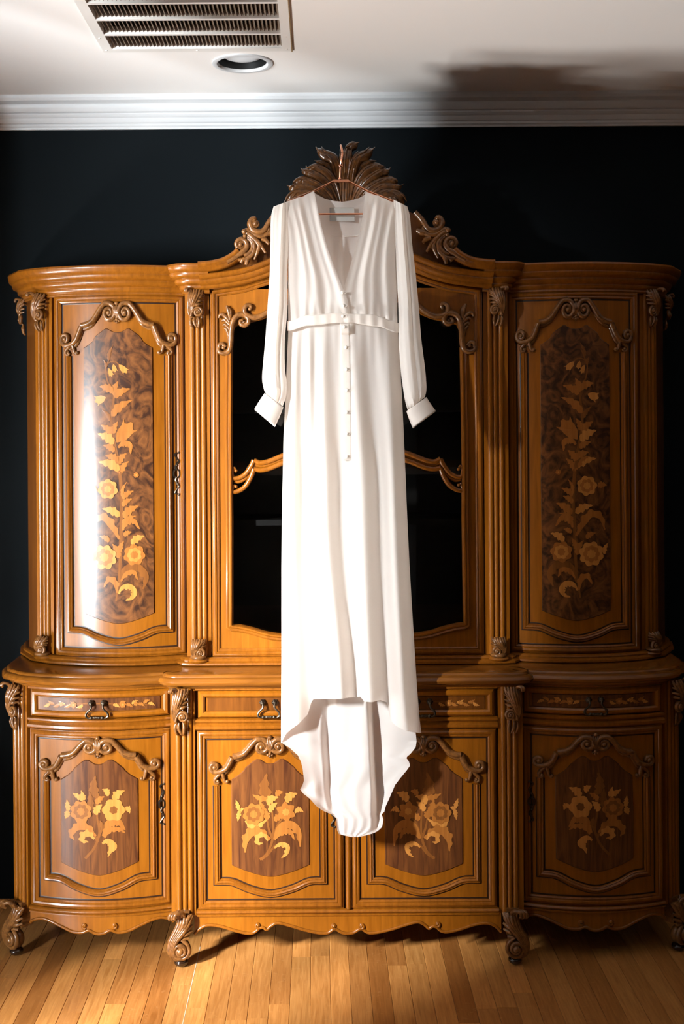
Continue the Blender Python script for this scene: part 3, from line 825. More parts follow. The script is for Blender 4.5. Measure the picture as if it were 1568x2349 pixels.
def leafy(m, sx, sz, hook, volute=(0.16, -1.42, 0.34), pend=True, mi=0):
    """acanthus bracket in unit space: a -0.5..0.5, z 0..-2.4, then scaled; front depth in metres via sx"""
    def T(P): return [(p[0] * sx, p[1] * sz, p[2] * sx) for p in P]
    R = sx
    n = 6
    for i in range(n):
        q = i / (n - 1)
        P = [(-0.42 + 0.88 * q, 0.02 - 0.10 * abs(q - 0.55), 0.30 + 0.25 * math.sin(PI * q)), (-0.40 + 0.78 * q, -0.28, 0.42 + 0.25 * math.sin(PI * q)), (-0.44 + 0.58 * q, -0.66, 0.55 + 0.2 * math.sin(PI * q)),
             (-0.47 + 0.34 * q, -1.06, 0.58), (-0.46 + 0.20 * q, -1.40, 0.5), (-0.34 + 0.10 * q, -1.70, 0.36), (-0.20, -1.82, 0.26)]
        tube(m, T(cr(P, 4)), [0.07 * R, 0.12 * R, 0.125 * R, 0.10 * R, 0.085 * R, 0.07 * R, 0.05 * R], 7, 1.1, mi)
    # side tips of the leaf
    for (x0, z0, x1, z1) in ((0.05, -0.62, 0.52, -0.38), (0.0, -0.80, 0.50, -0.66), (-0.06, -1.0, 0.42, -0.90), (0.05, -0.45, 0.50, -0.14)):
        tube(m, T(cr([(x0, z0, 0.55), ((x0 + x1) / 2, (z0 + z1) / 2 + 0.02, 0.55), (x1, z1, 0.30)], 4)), [0.10 * R, 0.11 * R, 0.06 * R], 7, 1, mi)
    cx, cz, r = volute
    sp = [(x, z, 0.50 + 0.16 * i / 30) for i, (x, z, w) in enumerate(spiral(cx, cz, r, 0.10, 150, 1.55, 30))]
    sp = [(p[0], cz + (p[1] - cz) * sx / sz, p[2]) for p in sp]
    tube(m, T([(-0.30, cz - 0.25, 0.45), (-0.26, cz - 0.05, 0.5)] + sp), [0.09 * R, 0.11 * R, 0.10 * R, 0.09 * R, 0.07 * R], 8, 1.2, mi)
    c = T([(cx, cz, 0.62)])[0]
    ball(m, c, 0.13 * R, None, 0.16 * R, mi=mi)
    if hook:
        for q in (-0.10, 0.0, 0.10):
            tube(m, T(cr([(-0.30 + q, -0.14, 0.45), (-0.38 + q, 0.02, 0.62), (-0.52 + q * 0.6, 0.05, 0.80), (-0.60 + q * 0.6, -0.06, 0.88), (-0.56 + q * 0.6, -0.15, 0.82)], 4)), [0.07 * R, 0.085 * R, 0.095 * R, 0.095 * R, 0.07 * R], 7, 1, mi)
    if pend:
        for (P) in ([(-0.30, -1.78, 0.35), (-0.36, -2.0, 0.36), (-0.30, -2.25, 0.30), (-0.22, -2.42, 0.18)], [(-0.10, -1.75, 0.38), (-0.12, -2.0, 0.40), (0.02, -2.3, 0.34), (0.14, -2.42, 0.22)],
                    [(0.16, -1.75, 0.36), (0.22, -2.0, 0.38), (0.18, -2.3, 0.33), (0.12, -2.42, 0.22)]):
            tube(m, T(cr(P, 4)), [0.06 * R, 0.11 * R, 0.09 * R, 0.05 * R], 7, 1, mi)
def shift(f, a0, z0, w0=0.0, flip=1):
    return lambda a, z, w: f(a0 + flip * a, z0 + z, w0 + w)
def reeded(m, a0, a1, z0, z1, reeds, w=0.0):
    box(m, a0, a1, z0, z1, w - 0.03, w)
    for (c, r) in reeds:
        tube(m, [(c, z0 + 0.001, w), (c, lerp(z0, z1, 0.5), w), (c, z1 - 0.001, w)], r, 10, 1.0)
# ------------------------------------------------------------------ sideboard (lower half)
YM, YS = 3.55, 3.600
LB = dict(uc=-0.749, h=0.226, y0=YS, sag=0.045)
base = empty('sideboard', (XCL, 3.80, 0.0), 'honey wood sideboard with inlaid doors, drawers and scrolled feet under the hutch', 'sideboard')
def pl(sgn): return planmap(XCL, sgn)
left_plan = [(-1.045, 4.035), (-1.045, 3.71), (-1.030, 3.655), (-0.985, 3.608)] + bow_pts(LB['uc'], LB['h'], YS, LB['sag'], -0.222, 0.215, 18) + [(-0.535, 3.592), (-0.536, 3.566), (-0.527, 3.553), (-0.508, 3.548)]
full_plan = left_plan + [(0.0, 3.548)] + [(-u, y) for u, y in reversed(left_plan)]
m = MB(); slab(m, full_plan, -0.022, 0.145, 0.835)
m.build('carcass', M['edge'], base, pl(1), smooth=30)
for sgn in (1, -1):
    m = MB(); sweep_plan(m, left_plan[:4], [(-0.03, 0.142), (0.0, 0.142), (0.0, 0.834), (-0.03, 0.834)])
    m.build('side_panel', M['edge'], base, pl(sgn), smooth=30)
# counter
ctop = [(-0.03, 0.873), (0.010, 0.873), (0.015, 0.8715), (0.018, 0.867), (0.0185, 0.8645), (0.025, 0.863), (0.031, 0.8585), (0.034, 0.852), (0.032, 0.845), (0.026, 0.840),
        (0.012, 0.839), (0.011, 0.834), (0.005, 0.8285), (-0.03, 0.8285)]
m = MB(); sweep_plan(m, full_plan, ctop)
slab(m, full_plan, -0.02, 0.836, 0.8728)
m.build('counter_top', M['top'], base, pl(1), smooth=40)
rail = [(-0.022, 0.737), (0.004, 0.737), (0.009, 0.734), (0.0095, 0.729), (0.005, 0.7255), (0.003, 0.722), (0.007, 0.7195), (0.012, 0.7155), (0.0125, 0.709), (0.008, 0.704), (0.002, 0.702), (-0.022, 0.702)]
brail = [(-0.022, 0.162), (0.003, 0.162), (0.009, 0.159), (0.011, 0.1545), (0.008, 0.150), (0.005, 0.1485), (0.008, 0.1465), (0.0085, 0.143), (0.004, 0.141), (-0.022, 0.141)]
trail = [(-0.022, 0.829), (0.006, 0.829), (0.007, 0.824), (0.003, 0.821), (-0.022, 0.821)]
side_seg = bow_pts(LB['uc'], LB['h'], YS, LB['sag'], -0.218, 0.216, 18)
mid_seg = [(-0.455, 3.55), (0.455, 3.55)]
for prof, nm in ((rail, 'rail'), (brail, 'bottom_rail'), (trail, 'top_rail')):
    for sgn in (1, -1):
        m = MB(); sweep_plan(m, side_seg, prof); m.build(nm, M['mould'], base, pl(sgn), smooth=40)
    m = MB(); sweep_plan(m, mid_seg, prof); m.build(nm, M['mould'], base, pl(1), smooth=40)

def mk_px(d, xc, uc, crop0, sc_):
    def F(x, y):
        px, py = crop0[0] + x / sc_, crop0[1] + y / sc_
        return (WX(px, py, d) - xc - uc, WZ(px, py, d))
    return F
top_low = [(0.0, 0.598), (0.010, 0.599), (0.020, 0.605), (0.028, 0.611), (0.040, 0.612), (0.050, 0.606), (0.074, 0.586), (0.078, 0.579), (0.092, 0.566), (0.115, 0.551)]
SLf = lambda sgn: bowmap(XCL, sgn, LB['uc'], LB['h'], LB['y0'], LB['sag'])
F3 = mk_px(3.565, XCL, LB['uc'] + 0.010, (0, 1480), 3.015)
F7 = mk_px(3.55, XCL, -0.231, (400, 1480), 3.015)
for sgn in (1, -1):
    f = SLf(sgn)
    panel_door(base, f, 0.212, 0.165, 0.700, (0.653, 0.985, 0.92), 0.161, 0.545, 0.254, 0.212, (0.115, top_low, 0.303, 0.266), M['walnut'],
               inlay=lambda d, fm: bouquet(d, fm, F3, 1), key=(0.186, 0.470, 0.122))
    f = flatmap(XCL, sgn, -0.231, YM - 0.0)
    panel_door(base, f, 0.2175, 0.165, 0.700, (0.653, 1.0, 1.0), 0.160, 0.535, 0.246, 0.208, (0.1155, top_low, 0.296, 0.261), M['walnut'],
               inlay=lambda d, fm: bouquet(d, fm, F7, 0), key=(0.188, 0.470, 0.122) if sgn == 1 else None)
# centre astragal
m = MB(); sweep(m, [(0.0, 0.166), (0.0, 0.699)], [(-0.008, 0), (-0.0075, 0.007), (-0.004, 0.011), (0.0, 0.012), (0.004, 0.011), (0.0075, 0.007), (0.008, 0)])
m.build('astragal', M['mould'], base, flatmap(XCL, 1, 0.002, YM - 0.004))

# drawers
def drawer(f, ha, inlaid, F, panelmat, dz=0.0):
    z0, z1 = 0.740, 0.820
    us = [lerp(-ha, ha, i / 24) for i in range(25)]
    m = MB(); column_panel(m, us, lambda u: z0, lambda u: z1, 0.0, 0.02, nz=2)
    d = m.build('drawer', M['mould'], base, f)
    def rect(hh, a, b, n=14):
        return [(lerp(-hh, hh, i / n), a) for i in range(n)] + [(hh, lerp(a, b, i / 2)) for i in range(2)] + [(lerp(hh, -hh, i / n), b) for i in range(n)] + [(-hh, lerp(b, a, i / 2)) for i in range(2)]
    m = MB(); sweep(m, rect(ha - 0.012, z0 + 0.010, z1 - 0.009), [(0.010, -0.002), (0.009, 0.005), (0.004, 0.009), (-0.003, 0.0085), (-0.008, 0.004), (-0.010, 0.0005)], closed=True)
    m.build('drawer_frame', M['honey'], d, f)
    hv = ha - 0.030
    us = [lerp(-hv, hv, i / 24) for i in range(25)]
    m = MB(); column_panel(m, us, lambda u: z0 + 0.022, lambda u: z1 - 0.021, 0.0028, 0.003, nz=2, bevel=0.0015)
    m.build('drawer_panel', panelmat, d, f)
    if inlaid:
        zc = 0.7805
        curl(d, f, [(-hv + 0.02, zc), (-0.10, zc - 0.003), (-0.05, zc + 0.003), (0.05, zc + 0.002), (0.1, zc - 0.004), (hv - 0.02, zc - 0.004)], 0.004, 'inlay_dark', serr=False, name='inlay_stem', w=0.0032, taper=(0.3, 1, 1, 0.3))
        for s in (-1, 1):
            for i, xx in enumerate((0.045, 0.064, 0.083, 0.100, 0.118, 0.134, 0.148)):
                up = 1 if i % 2 else -1
                leaf(d, f, (s * xx, zc), (s * (xx + 0.020), zc + up * 0.009), 0.011, 'inlay_mid' if i % 3 else 'inlay_light', bend=0.1, w=0.0034)
            rose(d, f, (s * 0.074, zc - 0.001), 0.010, ('inlay_mid', 'inlay_mid', 'inlay_light'), 6, w=0.0038)
            rose(d, f, (s * 0.112, zc), 0.007, ('inlay_mid', 'inlay_light', 'inlay_mid'), 5, w=0.0038)
    bail(d, f, 0.7855)
    return d
for sgn in (1, -1):
    drawer(SLf(sgn), 0.212, True, None, M['walnut'])
    drawer(flatmap(XCL, sgn, -0.233, YM), 0.214, sgn == -1, None, M['edge'])

# pilasters with carved brackets and feet
def low_post(sgn, f, a0, a1, reeds, foot_out):
    m = MB(); reeded(m, a0, a1, 0.145, 0.832, reeds)
    p = m.build('pilaster', M['honey'], base, f, smooth=50)
    m = MB(); leafy(m, 0.0475, 0.0585, True)
    m.build('carved_bracket', M['carve'], p, shift(f, 0.0, 0.832, 0.004), smooth=60)
    return p
def foot(f):
    m = MB()
    S = 0.0475
    def T(P): return [(p[0] * S, p[1] * S, p[2] * S) for p in P]
    # strands of the leg from the knee down and round the big volute (measured: 1 unit = 36 px)
    for i in range(5):
        q = i / 4
        P = [(-0.30 + 0.95 * q, 0.02 - 0.25 * q, 0.25 + 0.2 * math.sin(PI * q)), (-0.16 + 0.62 * q, -0.55 - 0.05 * q, 0.45 + 0.15 * math.sin(PI * q)), (-0.38 + 0.55 * q, -1.10, 0.60), (-0.70 + 0.42 * q, -1.65, 0.72), (-0.80 + 0.28 * q, -2.15, 0.74), (-0.70 + 0.22 * q, -2.62, 0.66), (-0.38 + 0.14 * q, -2.95, 0.55)]
        tube(m, T(cr(P, 5)), [0.10 * S, 0.16 * S, 0.17 * S, 0.16 * S, 0.15 * S, 0.14 * S, 0.10 * S], 8, 1.15)
    # knee scroll
    for q in (-0.16, 0.0, 0.16):
        tube(m, T(cr([(-0.02 + q, -0.5, 0.45), (0.0 + q, -0.10, 0.62), (-0.22 + q, 0.10, 0.82), (-0.48 + q, 0.06, 0.98), (-0.56 + q, -0.16, 1.0), (-0.44 + q, -0.28, 0.92)], 4)), [0.08 * S, 0.12 * S, 0.13 * S, 0.14 * S, 0.13 * S, 0.08 * S], 8)
    # side leaf tips
    for (x0, z0, x1, z1) in ((0.05, -1.0, 0.62, -0.52), (0.0, -1.25, 0.66, -0.85), (-0.1, -1.5, 0.64, -1.22), (0.1, -0.7, 0.60, -0.18)):
        tube(m, T(cr([(x0, z0, 0.55), ((x0 + x1) / 2, (z0 + z1) / 2 + 0.03, 0.55), (x1, z1, 0.32)], 4)), [0.12 * S, 0.15 * S, 0.08 * S], 7)
    sp = [(x, z, 0.60 + 0.25 * i / 40) for i, (x, z, w) in enumerate(spiral(-0.08, -2.32, 0.66, 0.16, 120, 2.0, 40))]
    tube(m, T([(0.40, -1.62, 0.45), (0.15, -1.60, 0.55)] + sp[2:]), [0.11 * S, 0.15 * S, 0.14 * S, 0.13 * S, 0.12 * S, 0.10 * S], 8, 1.3)
    c = T([(-0.08, -2.32, 0.72)])[0]; ball(m, c, 0.26 * S, None, 0.30 * S, 14, 9)
    c = T([(-0.08, -2.32, 0.28)])[0]; ball(m, c, 0.62 * S, 0.62 * S, 0.42 * S, 18, 10)     # body of the volute
    box(m, -0.018, 0.022, -0.075, 0.0, -0.03, 0.014)
    o = m.build('foot', M['carve'], base, shift(f, 0.004, 0.163, 0.004), smooth=60)
    m = MB()
    ball(m, (-0.08 * S, -2.32 * S - 0.0395, 0.30 * S), 0.0215, 0.0135, 0.0215, 18, 10)
    m.build('foot_pad', M['pad'], o, shift(f, 0.004, 0.163, 0.004))
    return o
for sgn in (1, -1):
    f = flatmap(XCL, sgn, -0.497, YM)
    low_post(sgn, f, -0.034, 0.040, [(-0.010, 0.0085), (0.008, 0.0075), (0.0245, 0.0085)], -1)
    foot(shift(f, -0.004, 0.0, 0.0))
    f = angmap(XCL, sgn, -1.004, 3.628, math.radians(40))
    low_post(sgn, f, -0.036, 0.036, [(-0.017, 0.0085), (0.0, 0.0075), (0.017, 0.0085)], -1)
    foot(shift(f, 0.0, 0.0, 0.0))
    # rear feet against the wall
    m = MB(); tube(m, [(-0.97, 0.15, 3.97), (-0.975, 0.09, 3.975), (-0.985, 0.035, 3.98), (-0.985, 0.0, 3.98)], [0.03, 0.028, 0.022, 0.02], 10)
    m.build('foot', M['carve'], base, lambda a, z, y, s=sgn: (XCL + s * a, y, z))

# aprons
def apron(f, half, hooks, ztop, n=26):
    outl = cr(half, 5)
    poly = outl + [(-a, z) for a, z in reversed(outl)][1:] if abs(outl[-1][0]) < 1e-6 else outl + [(-a, z) for a, z in reversed(outl)]
    us = [p[0] for p in poly]
    zt = {round(p[0], 6): p[1] for p in poly}
    # columns (monotone in a)
    srt = sorted(poly)
    m = MB(); column_panel(m, [lerp(srt[0][0], srt[-1][0], i / 80) for i in range(81)], lambda u: interp(u, srt), lambda u: ztop, 0.002, 0.02, nz=2)
    d = m.build('apron', M['honey'], base, f)
    m = MB()
    tube(m, [(p[0], p[1], 0.002) for p in srt], 0.0048, 8)
    for (a, z) in hooks:
        for s in (-1, 1):
            ss = spiral(a, z, 0.0085, 0.003, -70, 0.9, 12, cw=True)
            tube(m, [(-s * (p[0] - 0) if s == 1 else p[0], p[1], 0.004) for p in ss], [0.0045, 0.004, 0.003], 7)
            ball(m, (s * abs(a), z + 0.001, 0.005), 0.0045)
    m.build('apron_beading', M['mould'], d, f, smooth=60)
def P8(x, y):
    px, py = 400 + x / 3.015, 1830 + y / 3.015
    return (WX(px, py, 3.55) - XCL, WZ(px, py, 3.55))
cen = P8(1205, 900)[0]
half = [P8(x, y) for x, y in ((150, 945), (185, 905), (245, 882), (330, 892), (430, 922), (515, 940), (560, 932), (592, 905), (620, 900), (645, 914), (672, 890), (720, 868), (800, 885), (900, 915), (1000, 936), (1065, 937), (1105, 912), (1125, 912), (1165, 935), (1205, 942))]
half = [(min(0.0, a - cen), z + 0.002) for a, z in half]; half[-1] = (0.0, half[-1][1])
half[0] = (-0.462, half[0][1])
hk = [(P8(585, 875)[0] - cen, P8(585, 880)[1]), (P8(1110, 880)[0] - cen, P8(1110, 885)[1])]
apron(flatmap(XCL, 1, 0.0, YM), half, hk, 0.146)
def P4(x, y):
    px, py = x / 3.015, 1830 + y / 3.015
    return (WX(px, py, 3.565) - XCL - LB['uc'], WZ(px, py, 3.565))
cen4 = P4(705, 900)[0]
halfs = [P4(x, y) for x, y in ((195, 890), (225, 872), (290, 849), (360, 860), (440, 890), (520, 920), (585, 922), (618, 908), (640, 908), (670, 924), (705, 930))]
halfs = [(min(0.0, a - cen4), z) for a, z in halfs]; halfs[-1] = (0.0, halfs[-1][1]); halfs[0] = (-0.218, halfs[0][1])
hks = [(P4(603, 868)[0] - cen4, P4(603, 875)[1])]
for sgn in (1, -1):
    apron(SLf(sgn), halfs, hks, 0.146)
# ------------------------------------------------------------------ display hutch (upper half)
UM, US = 3.68, 3.730
UB = dict(uc=-0.716, h=0.216, y0=US, sag=0.047)
ZB = 0.8735
hut = empty('display_hutch', (XCU, 3.85, ZB), 'tall honey wood hutch with glazed centre and inlaid side doors on the sideboard', 'hutch')
def plu(sgn=1): return planmap(XCU, sgn)
upl = [(-1.068, 4.035), (-1.068, 3.965), (-1.045, 3.870), (-0.990, 3.770), (-0.945, 3.738)] + bow_pts(UB['uc'], UB['h'], US, UB['sag'], -0.212, 0.205, 18) + [(-0.508, 3.722), (-0.508, 3.694), (-0.500, 3.682), (-0.485, 3.678)]
# carcass: two side boxes, back, floor and top of the middle
m = MB()
sp = offset_path(upl, -0.022)
sp = [(a, min(y, 4.03)) for a, y in sp] + [(-0.45, 3.702), (-0.45, 4.03)]
prism(m, sp, [], ZB + 0.001, 2.045)
m.build('side_carcass', M['edge'], hut, plu(), smooth=30)
m.build('side_carcass', M['edge'], hut, plu(-1), smooth=30)
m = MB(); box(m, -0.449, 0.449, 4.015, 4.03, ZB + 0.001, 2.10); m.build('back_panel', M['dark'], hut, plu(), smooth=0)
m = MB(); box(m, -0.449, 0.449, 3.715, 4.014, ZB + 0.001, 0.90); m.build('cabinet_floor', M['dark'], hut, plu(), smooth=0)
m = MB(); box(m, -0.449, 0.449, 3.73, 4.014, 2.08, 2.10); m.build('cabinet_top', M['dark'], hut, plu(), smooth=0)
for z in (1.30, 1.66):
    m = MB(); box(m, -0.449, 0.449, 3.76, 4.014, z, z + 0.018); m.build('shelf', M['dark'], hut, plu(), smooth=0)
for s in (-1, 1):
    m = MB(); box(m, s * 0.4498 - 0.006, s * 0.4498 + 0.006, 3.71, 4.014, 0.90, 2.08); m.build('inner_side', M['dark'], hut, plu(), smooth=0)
for sgn in (1, -1):
    m = MB(); sweep_plan(m, upl[:4], [(-0.03, ZB + 0.001), (0.0, ZB + 0.001), (0.0, 2.045), (-0.03, 2.045)])
    m.build('side_panel', M['edge'], hut, plu(sgn), smooth=30)
# base moulding
bm_ = [(-0.022, ZB + 0.0005), (0.024, ZB + 0.0005), (0.028, ZB + 0.004), (0.027, ZB + 0.009), (0.021, ZB + 0.0125), (0.017, ZB + 0.014), (0.018, ZB + 0.019), (0.013, ZB + 0.0235), (0.007, ZB + 0.025), (-0.022, ZB + 0.025)]
full_up = upl + [(0.0, 3.678)] + [(-u, y) for u, y in reversed(upl)]
m = MB(); sweep_plan(m, full_up, bm_)
m.build('base_moulding', M['mould'], hut, plu(), smooth=40)
# side cornice: profile (out, z)
zc0 = 2.030
corn = [(-0.022, zc0), (0.004, zc0), (0.007, zc0 + 0.004), (0.006, zc0 + 0.009), (0.011, zc0 + 0.012), (0.015, zc0 + 0.018), (0.014, zc0 + 0.024), (0.020, zc0 + 0.027), (0.027, zc0 + 0.031), (0.030, zc0 + 0.038),
        (0.029, zc0 + 0.043), (0.036, zc0 + 0.046), (0.044, zc0 + 0.050), (0.048, zc0 + 0.057), (0.047, zc0 + 0.062), (0.052, zc0 + 0.066), (0.058, zc0 + 0.073), (0.060, zc0 + 0.082), (0.056, zc0 + 0.088), (-0.022, zc0 + 0.088)]
cp = upl[:-4] + [(-0.500, 3.722)]
for sgn in (1, -1):
    m = MB(); sweep_plan(m, cp, corn)
    top = [(a, min(y, 4.03)) for a, y in offset_path(cp, -0.02)] + [(-0.45, 4.03)]
    prism(m, top, [], zc0 + 0.080, zc0 + 0.0875)
    m.build('cornice', M['mould'], hut, plu(sgn), smooth=45)

# middle pediment: measured curves in photo pixels -> hutch plane
def PU(px, py, d=3.66): return (WX(px, py, d) - XCU, WZ(px, py, d))
low = [PU(*p) for p in ((396, 655), (440, 655), (480, 653), (520, 648), (560, 641), (600, 629), (640, 612), (690, 590), (740, 574))]
zl = low[-1][1]
low = [(a, z) for a, z in low] + [(0.0, zl + 0.008)]
low = [(min(a, 0), z) for a, z in low]
topc = [PU(*p) for p in ((396, 612), (440, 612), (482, 610), (514, 603), (540, 588), (556, 570), (572, 548), (590, 525), (606, 505), (622, 486), (650, 470), (700, 458))]
topc = [(a, z) for a, z in topc] + [(0.0, topc[-1][1] + 0.012)]
def mirror(P): return P + [(-a, z) for a, z in reversed(P)][1:]
lowF = cr(mirror(low), 4); topF = cr(mirror(topc), 4)
lf = lambda u: interp(u, lowF); tf = lambda u: interp(u, topF)
m = MB(); column_panel(m, [lerp(-0.495, 0.495, i / 90) for i in range(91)], lambda u: lf(u) - 0.012, lambda u: tf(u) - interp(abs(u), [(0.29, 0.022), (0.33, 0.006)]), 0.0, 0.05, nz=6)
ped = m.build('pediment', M['edge'], hut, flatmap(XCU, 1, 0.0, UM - 0.02), smooth=30)
def tscale(P, k): return [(-o, w) for o, w in P]
prof_low = [(-0.014, -0.03), (-0.014, 0.008), (-0.010, 0.013), (-0.004, 0.014), (-0.002, 0.018), (0.004, 0.026), (0.010, 0.028), (0.014, 0.027), (0.016, 0.034), (0.022, 0.040), (0.028, 0.041), (0.032, 0.036), (0.033, -0.03)]
m = MB(); sweep(m, [p for p in lowF if abs(p[0]) < 0.455], prof_low)
m.build('arched_moulding', M['mould'], ped, flatmap(XCU, 1, 0.0, UM - 0.02), smooth=50)
prof_top = [(-0.022, -0.05), (-0.022, 0.040), (-0.018, 0.047), (-0.012, 0.049), (-0.008, 0.053), (-0.003, 0.060), (0.003, 0.061), (0.008, 0.057), (0.010, 0.050), (0.010, -0.05)]
for sgn in (1, -1):
    m = MB()
    cpath = [(-0.508, 3.80), (-0.508, 3.700), (-0.505, 3.684), (-0.494, 3.672), (-0.478, 3.668), (-0.425, 3.668)]
    sweep_plan(m, cpath, [(o, z + 0.002) for o, z in corn])
    m.build('cornice_block', M['mould'], hut, plu(sgn), smooth=45)
capL = [p for p in topF if p[0] < PU(552, 575)[0]]
m = MB(); sweep(m, [(-0.455, capL[0][1])] + [p for p in capL if p[0] > -0.45], prof_top)
P_ = [(-a, z) for a, z in reversed([(-0.455, capL[0][1])] + [p for p in capL if p[0] > -0.45])]
m2 = MB(); sweep(m2, P_, prof_top); m2.build('pediment_cap', M['mould'], ped, flatmap(XCU, 1, 0.0, UM - 0.02), smooth=50)
m.build('pediment_cap', M['mould'], ped, flatmap(XCU, 1, 0.0, UM - 0.02), smooth=50)
m = MB(); box(m, -0.5, 0.5, UM - 0.0, 4.03, 2.046, 2.075); m.build('pediment_back', M['edge'], hut, plu(), smooth=0)

# side doors
top_up = [(0.0, 1.913), (0.012, 1.914), (0.024, 1.920), (0.030, 1.924), (0.038, 1.924), (0.048, 1.917), (0.068, 1.902), (0.074, 1.893), (0.077, 1.886), (0.090, 1.875), (0.1065, 1.865)]
F1 = mk_px(3.695, XCU, UB['uc'] + 0.0045, (0, 580), 3.015)
F2 = mk_px(3.695, XCU, UB['uc'] + 0.0045, (0, 1050), 3.015)
for sgn in (1, -1):
    f = bowmap(XCU, sgn, UB['uc'], UB['h'], UB['y0'], UB['sag'])
    panel_door(hut, f, 0.2035, 0.901, 2.032, (1.975, 0.985, 1.32), 0.156, 1.842, 0.982, 0.946, (0.1065, top_up, 1.035, 1.004), M['burl'],
               inlay=lambda d, fm: tall_inlay(d, fm, F1, F2), key=(0.178, 1.470, 0.132) if sgn == 1 else None)

# glazed middle doors
def glass_door(sgn):
    f = flatmap(XCU, sgn, 0.0, UM)
    def G(px, py): return (WX(px, py, 3.68) - XCU, WZ(px, py, 3.68))
    x0 = -0.4225
    o_top = [(u, lf(u) + 0.004) for u in (-0.4225, -0.36, -0.30, -0.24, -0.18, -0.12, -0.06, -0.002)]
    outer = [(x0, 0.901), (-0.002, 0.901)] + list(reversed(o_top))
    hole = [G(524, 1440), G(545, 1441), G(575, 1446), G(610, 1455), G(650, 1460), G(690, 1456), G(730, 1446), G(760, 1441), G(778, 1440),
            G(776, 1100), G(776, 700), G(740, 690), G(700, 690), G(660, 697), G(640, 706), G(620, 724), G(600, 733), G(580, 738), G(560, 742), G(540, 748), G(532, 765), G(526, 795), G(524, 900), G(524, 1200)]
    m = MB(); prism(m, outer, [hole], -0.022, 0.0)
    d = m.build('door', M['honey'], hut, f, smooth=30)
    m = MB()
    fr = [(-l, o) for l, o in FRAME][::-1]
    sweep(m, [(-0.012, 0.912), (-0.012, lf(-0.012) - 0.026)] + [(u, lf(u) - 0.026) for u in (-0.08, -0.16, -0.24, -0.32, -0.412)] + [(-0.412, 0.912)], fr, closed=True)
    m.build('edge_moulding', M['mould'], d, f)
    m = MB()
    pth = [G(526, 800), G(525, 1000), G(527, 1200), G(527, 1436)] + cr([G(527, 1440), G(548, 1441), G(580, 1448), G(610, 1457), G(650, 1462), G(690, 1457), G(725, 1447), G(755, 1441), G(777, 1440)], 3)[1:] + [G(777, 1100), G(777, 700)]
    sweep(m, pth, [(-0.012, 0.0), (-0.011, 0.006), (-0.007, 0.009), (-0.002, 0.007), (0.002, 0.011), (0.006, 0.011), (0.009, 0.006), (0.010, -0.018)])
    m.build('glazing_moulding', M['mould'], d, f)
    # carved corner scrolls
    m = MB()
    c = lambda x, y: (lambda g: (g[0], g[1], 0.010))(G(400 + x / 3.67, 560 + y / 3.67))
    A = cr([c(385, 870), c(372, 882), c(376, 905), c(405, 920), c(440, 915), c(465, 890), c(475, 830), c(478, 740), c(492, 660), c(520, 615), c(560, 595), c(600, 602), c(622, 632), c(618, 668), c(590, 686), c(560, 676), c(556, 650), c(578, 642)], 5)
    tube(m, A, [0.0045, 0.007, 0.009, 0.0095, 0.0095, 0.009, 0.0075, 0.005], 8, 1.2)
    tube(m, cr([c(432, 870), c(405, 840), c(380, 850), c(375, 880)], 4), [0.006, 0.0065, 0.006], 8)
    ball(m, c(415, 872), 0.007); ball(m, c(585, 660), 0.006)
    B = cr([c(632, 560), c(645, 535), c(630, 515), c(602, 525), c(590, 560), c(605, 598), (lambda q: q)(c(660, 620)), c(720, 612), c(780, 580), c(840, 530), c(920, 480)], 5)
    tube(m, B, [0.004, 0.0065, 0.0085, 0.0095, 0.009, 0.008], 8, 1.2)
    ball(m, c(636, 548), 0.0065)
    for P, r in (([(470, 640), (462, 590), (450, 545), (440, 520)], 0.006), ([(466, 660), (440, 620), (410, 595), (385, 600), (375, 625)], 0.006), ([(468, 680), (440, 650), (420, 640), (400, 650)], 0.0055),
                 ([(466, 720), (445, 690), (425, 680), (410, 690)], 0.005), ([(462, 790), (450, 740), (435, 715), (420, 712)], 0.005), ([(470, 640), (475, 600), (470, 560), (462, 540)], 0.005)):
        tube(m, cr([c(*p) for p in P], 4), [r, r * 1.1, r * 0.6], 8)
    m.build('corner_scroll', M['carve'], d, f, smooth=60)
    # serpentine glazing bars
    for (y0, nm) in ((1075, 0), (1112, 1)):
        m = MB()
        dy = 0 if nm == 0 else 33
        sp = [G(p[0], p[1]) for p in ((541, 1080 + dy * 1.1), (536, 1073 + dy * 1.25), (531, 1083 + dy * 1.3), (534, 1096 + dy), (546, 1097 + dy * 0.9), (562, 1088 + dy * 0.85), (574, 1072 + dy * 0.75), (582, 1056 + dy * 0.6))]
        sp2 = [G(p[0], p[1]) for p in ((582, 1056 + dy * 0.6), (596, 1062 + dy * 0.5), (615, 1059 + dy * 0.5), (635, 1051 + dy * 0.5), (655, 1043 + dy * 0.5), (680, 1036 + dy * 0.5), (720, 1030 + dy * 0.5), (776, 1028 + dy * 0.5))]
        tube(m, [(a, z, -0.004) for a, z in cr(sp, 5)], [0.0035, 0.006, 0.0075, 0.008, 0.008], 8, 1.1)
        tube(m, [(a, z, -0.004) for a, z in cr(sp2, 5)], [0.008, 0.0085, 0.0085], 8, 1.1)
        if nm == 0:
            tube(m, [(a, z - 0.010, -0.009) for a, z in cr(sp2, 5)], 0.007, 8, 1.0)
            tube(m, [(a + 0.003, z - 0.011, -0.009) for a, z in cr(sp[3:], 5)], 0.006, 8, 1.0)
        ball(m, (sp[0][0], sp[0][1], 0.0), 0.0055)
        m.build('glazing_bar', M['mould'], d, f, smooth=60)
    # bevelled panes: upper and lower
    zsp = G(600, 1075)[1]
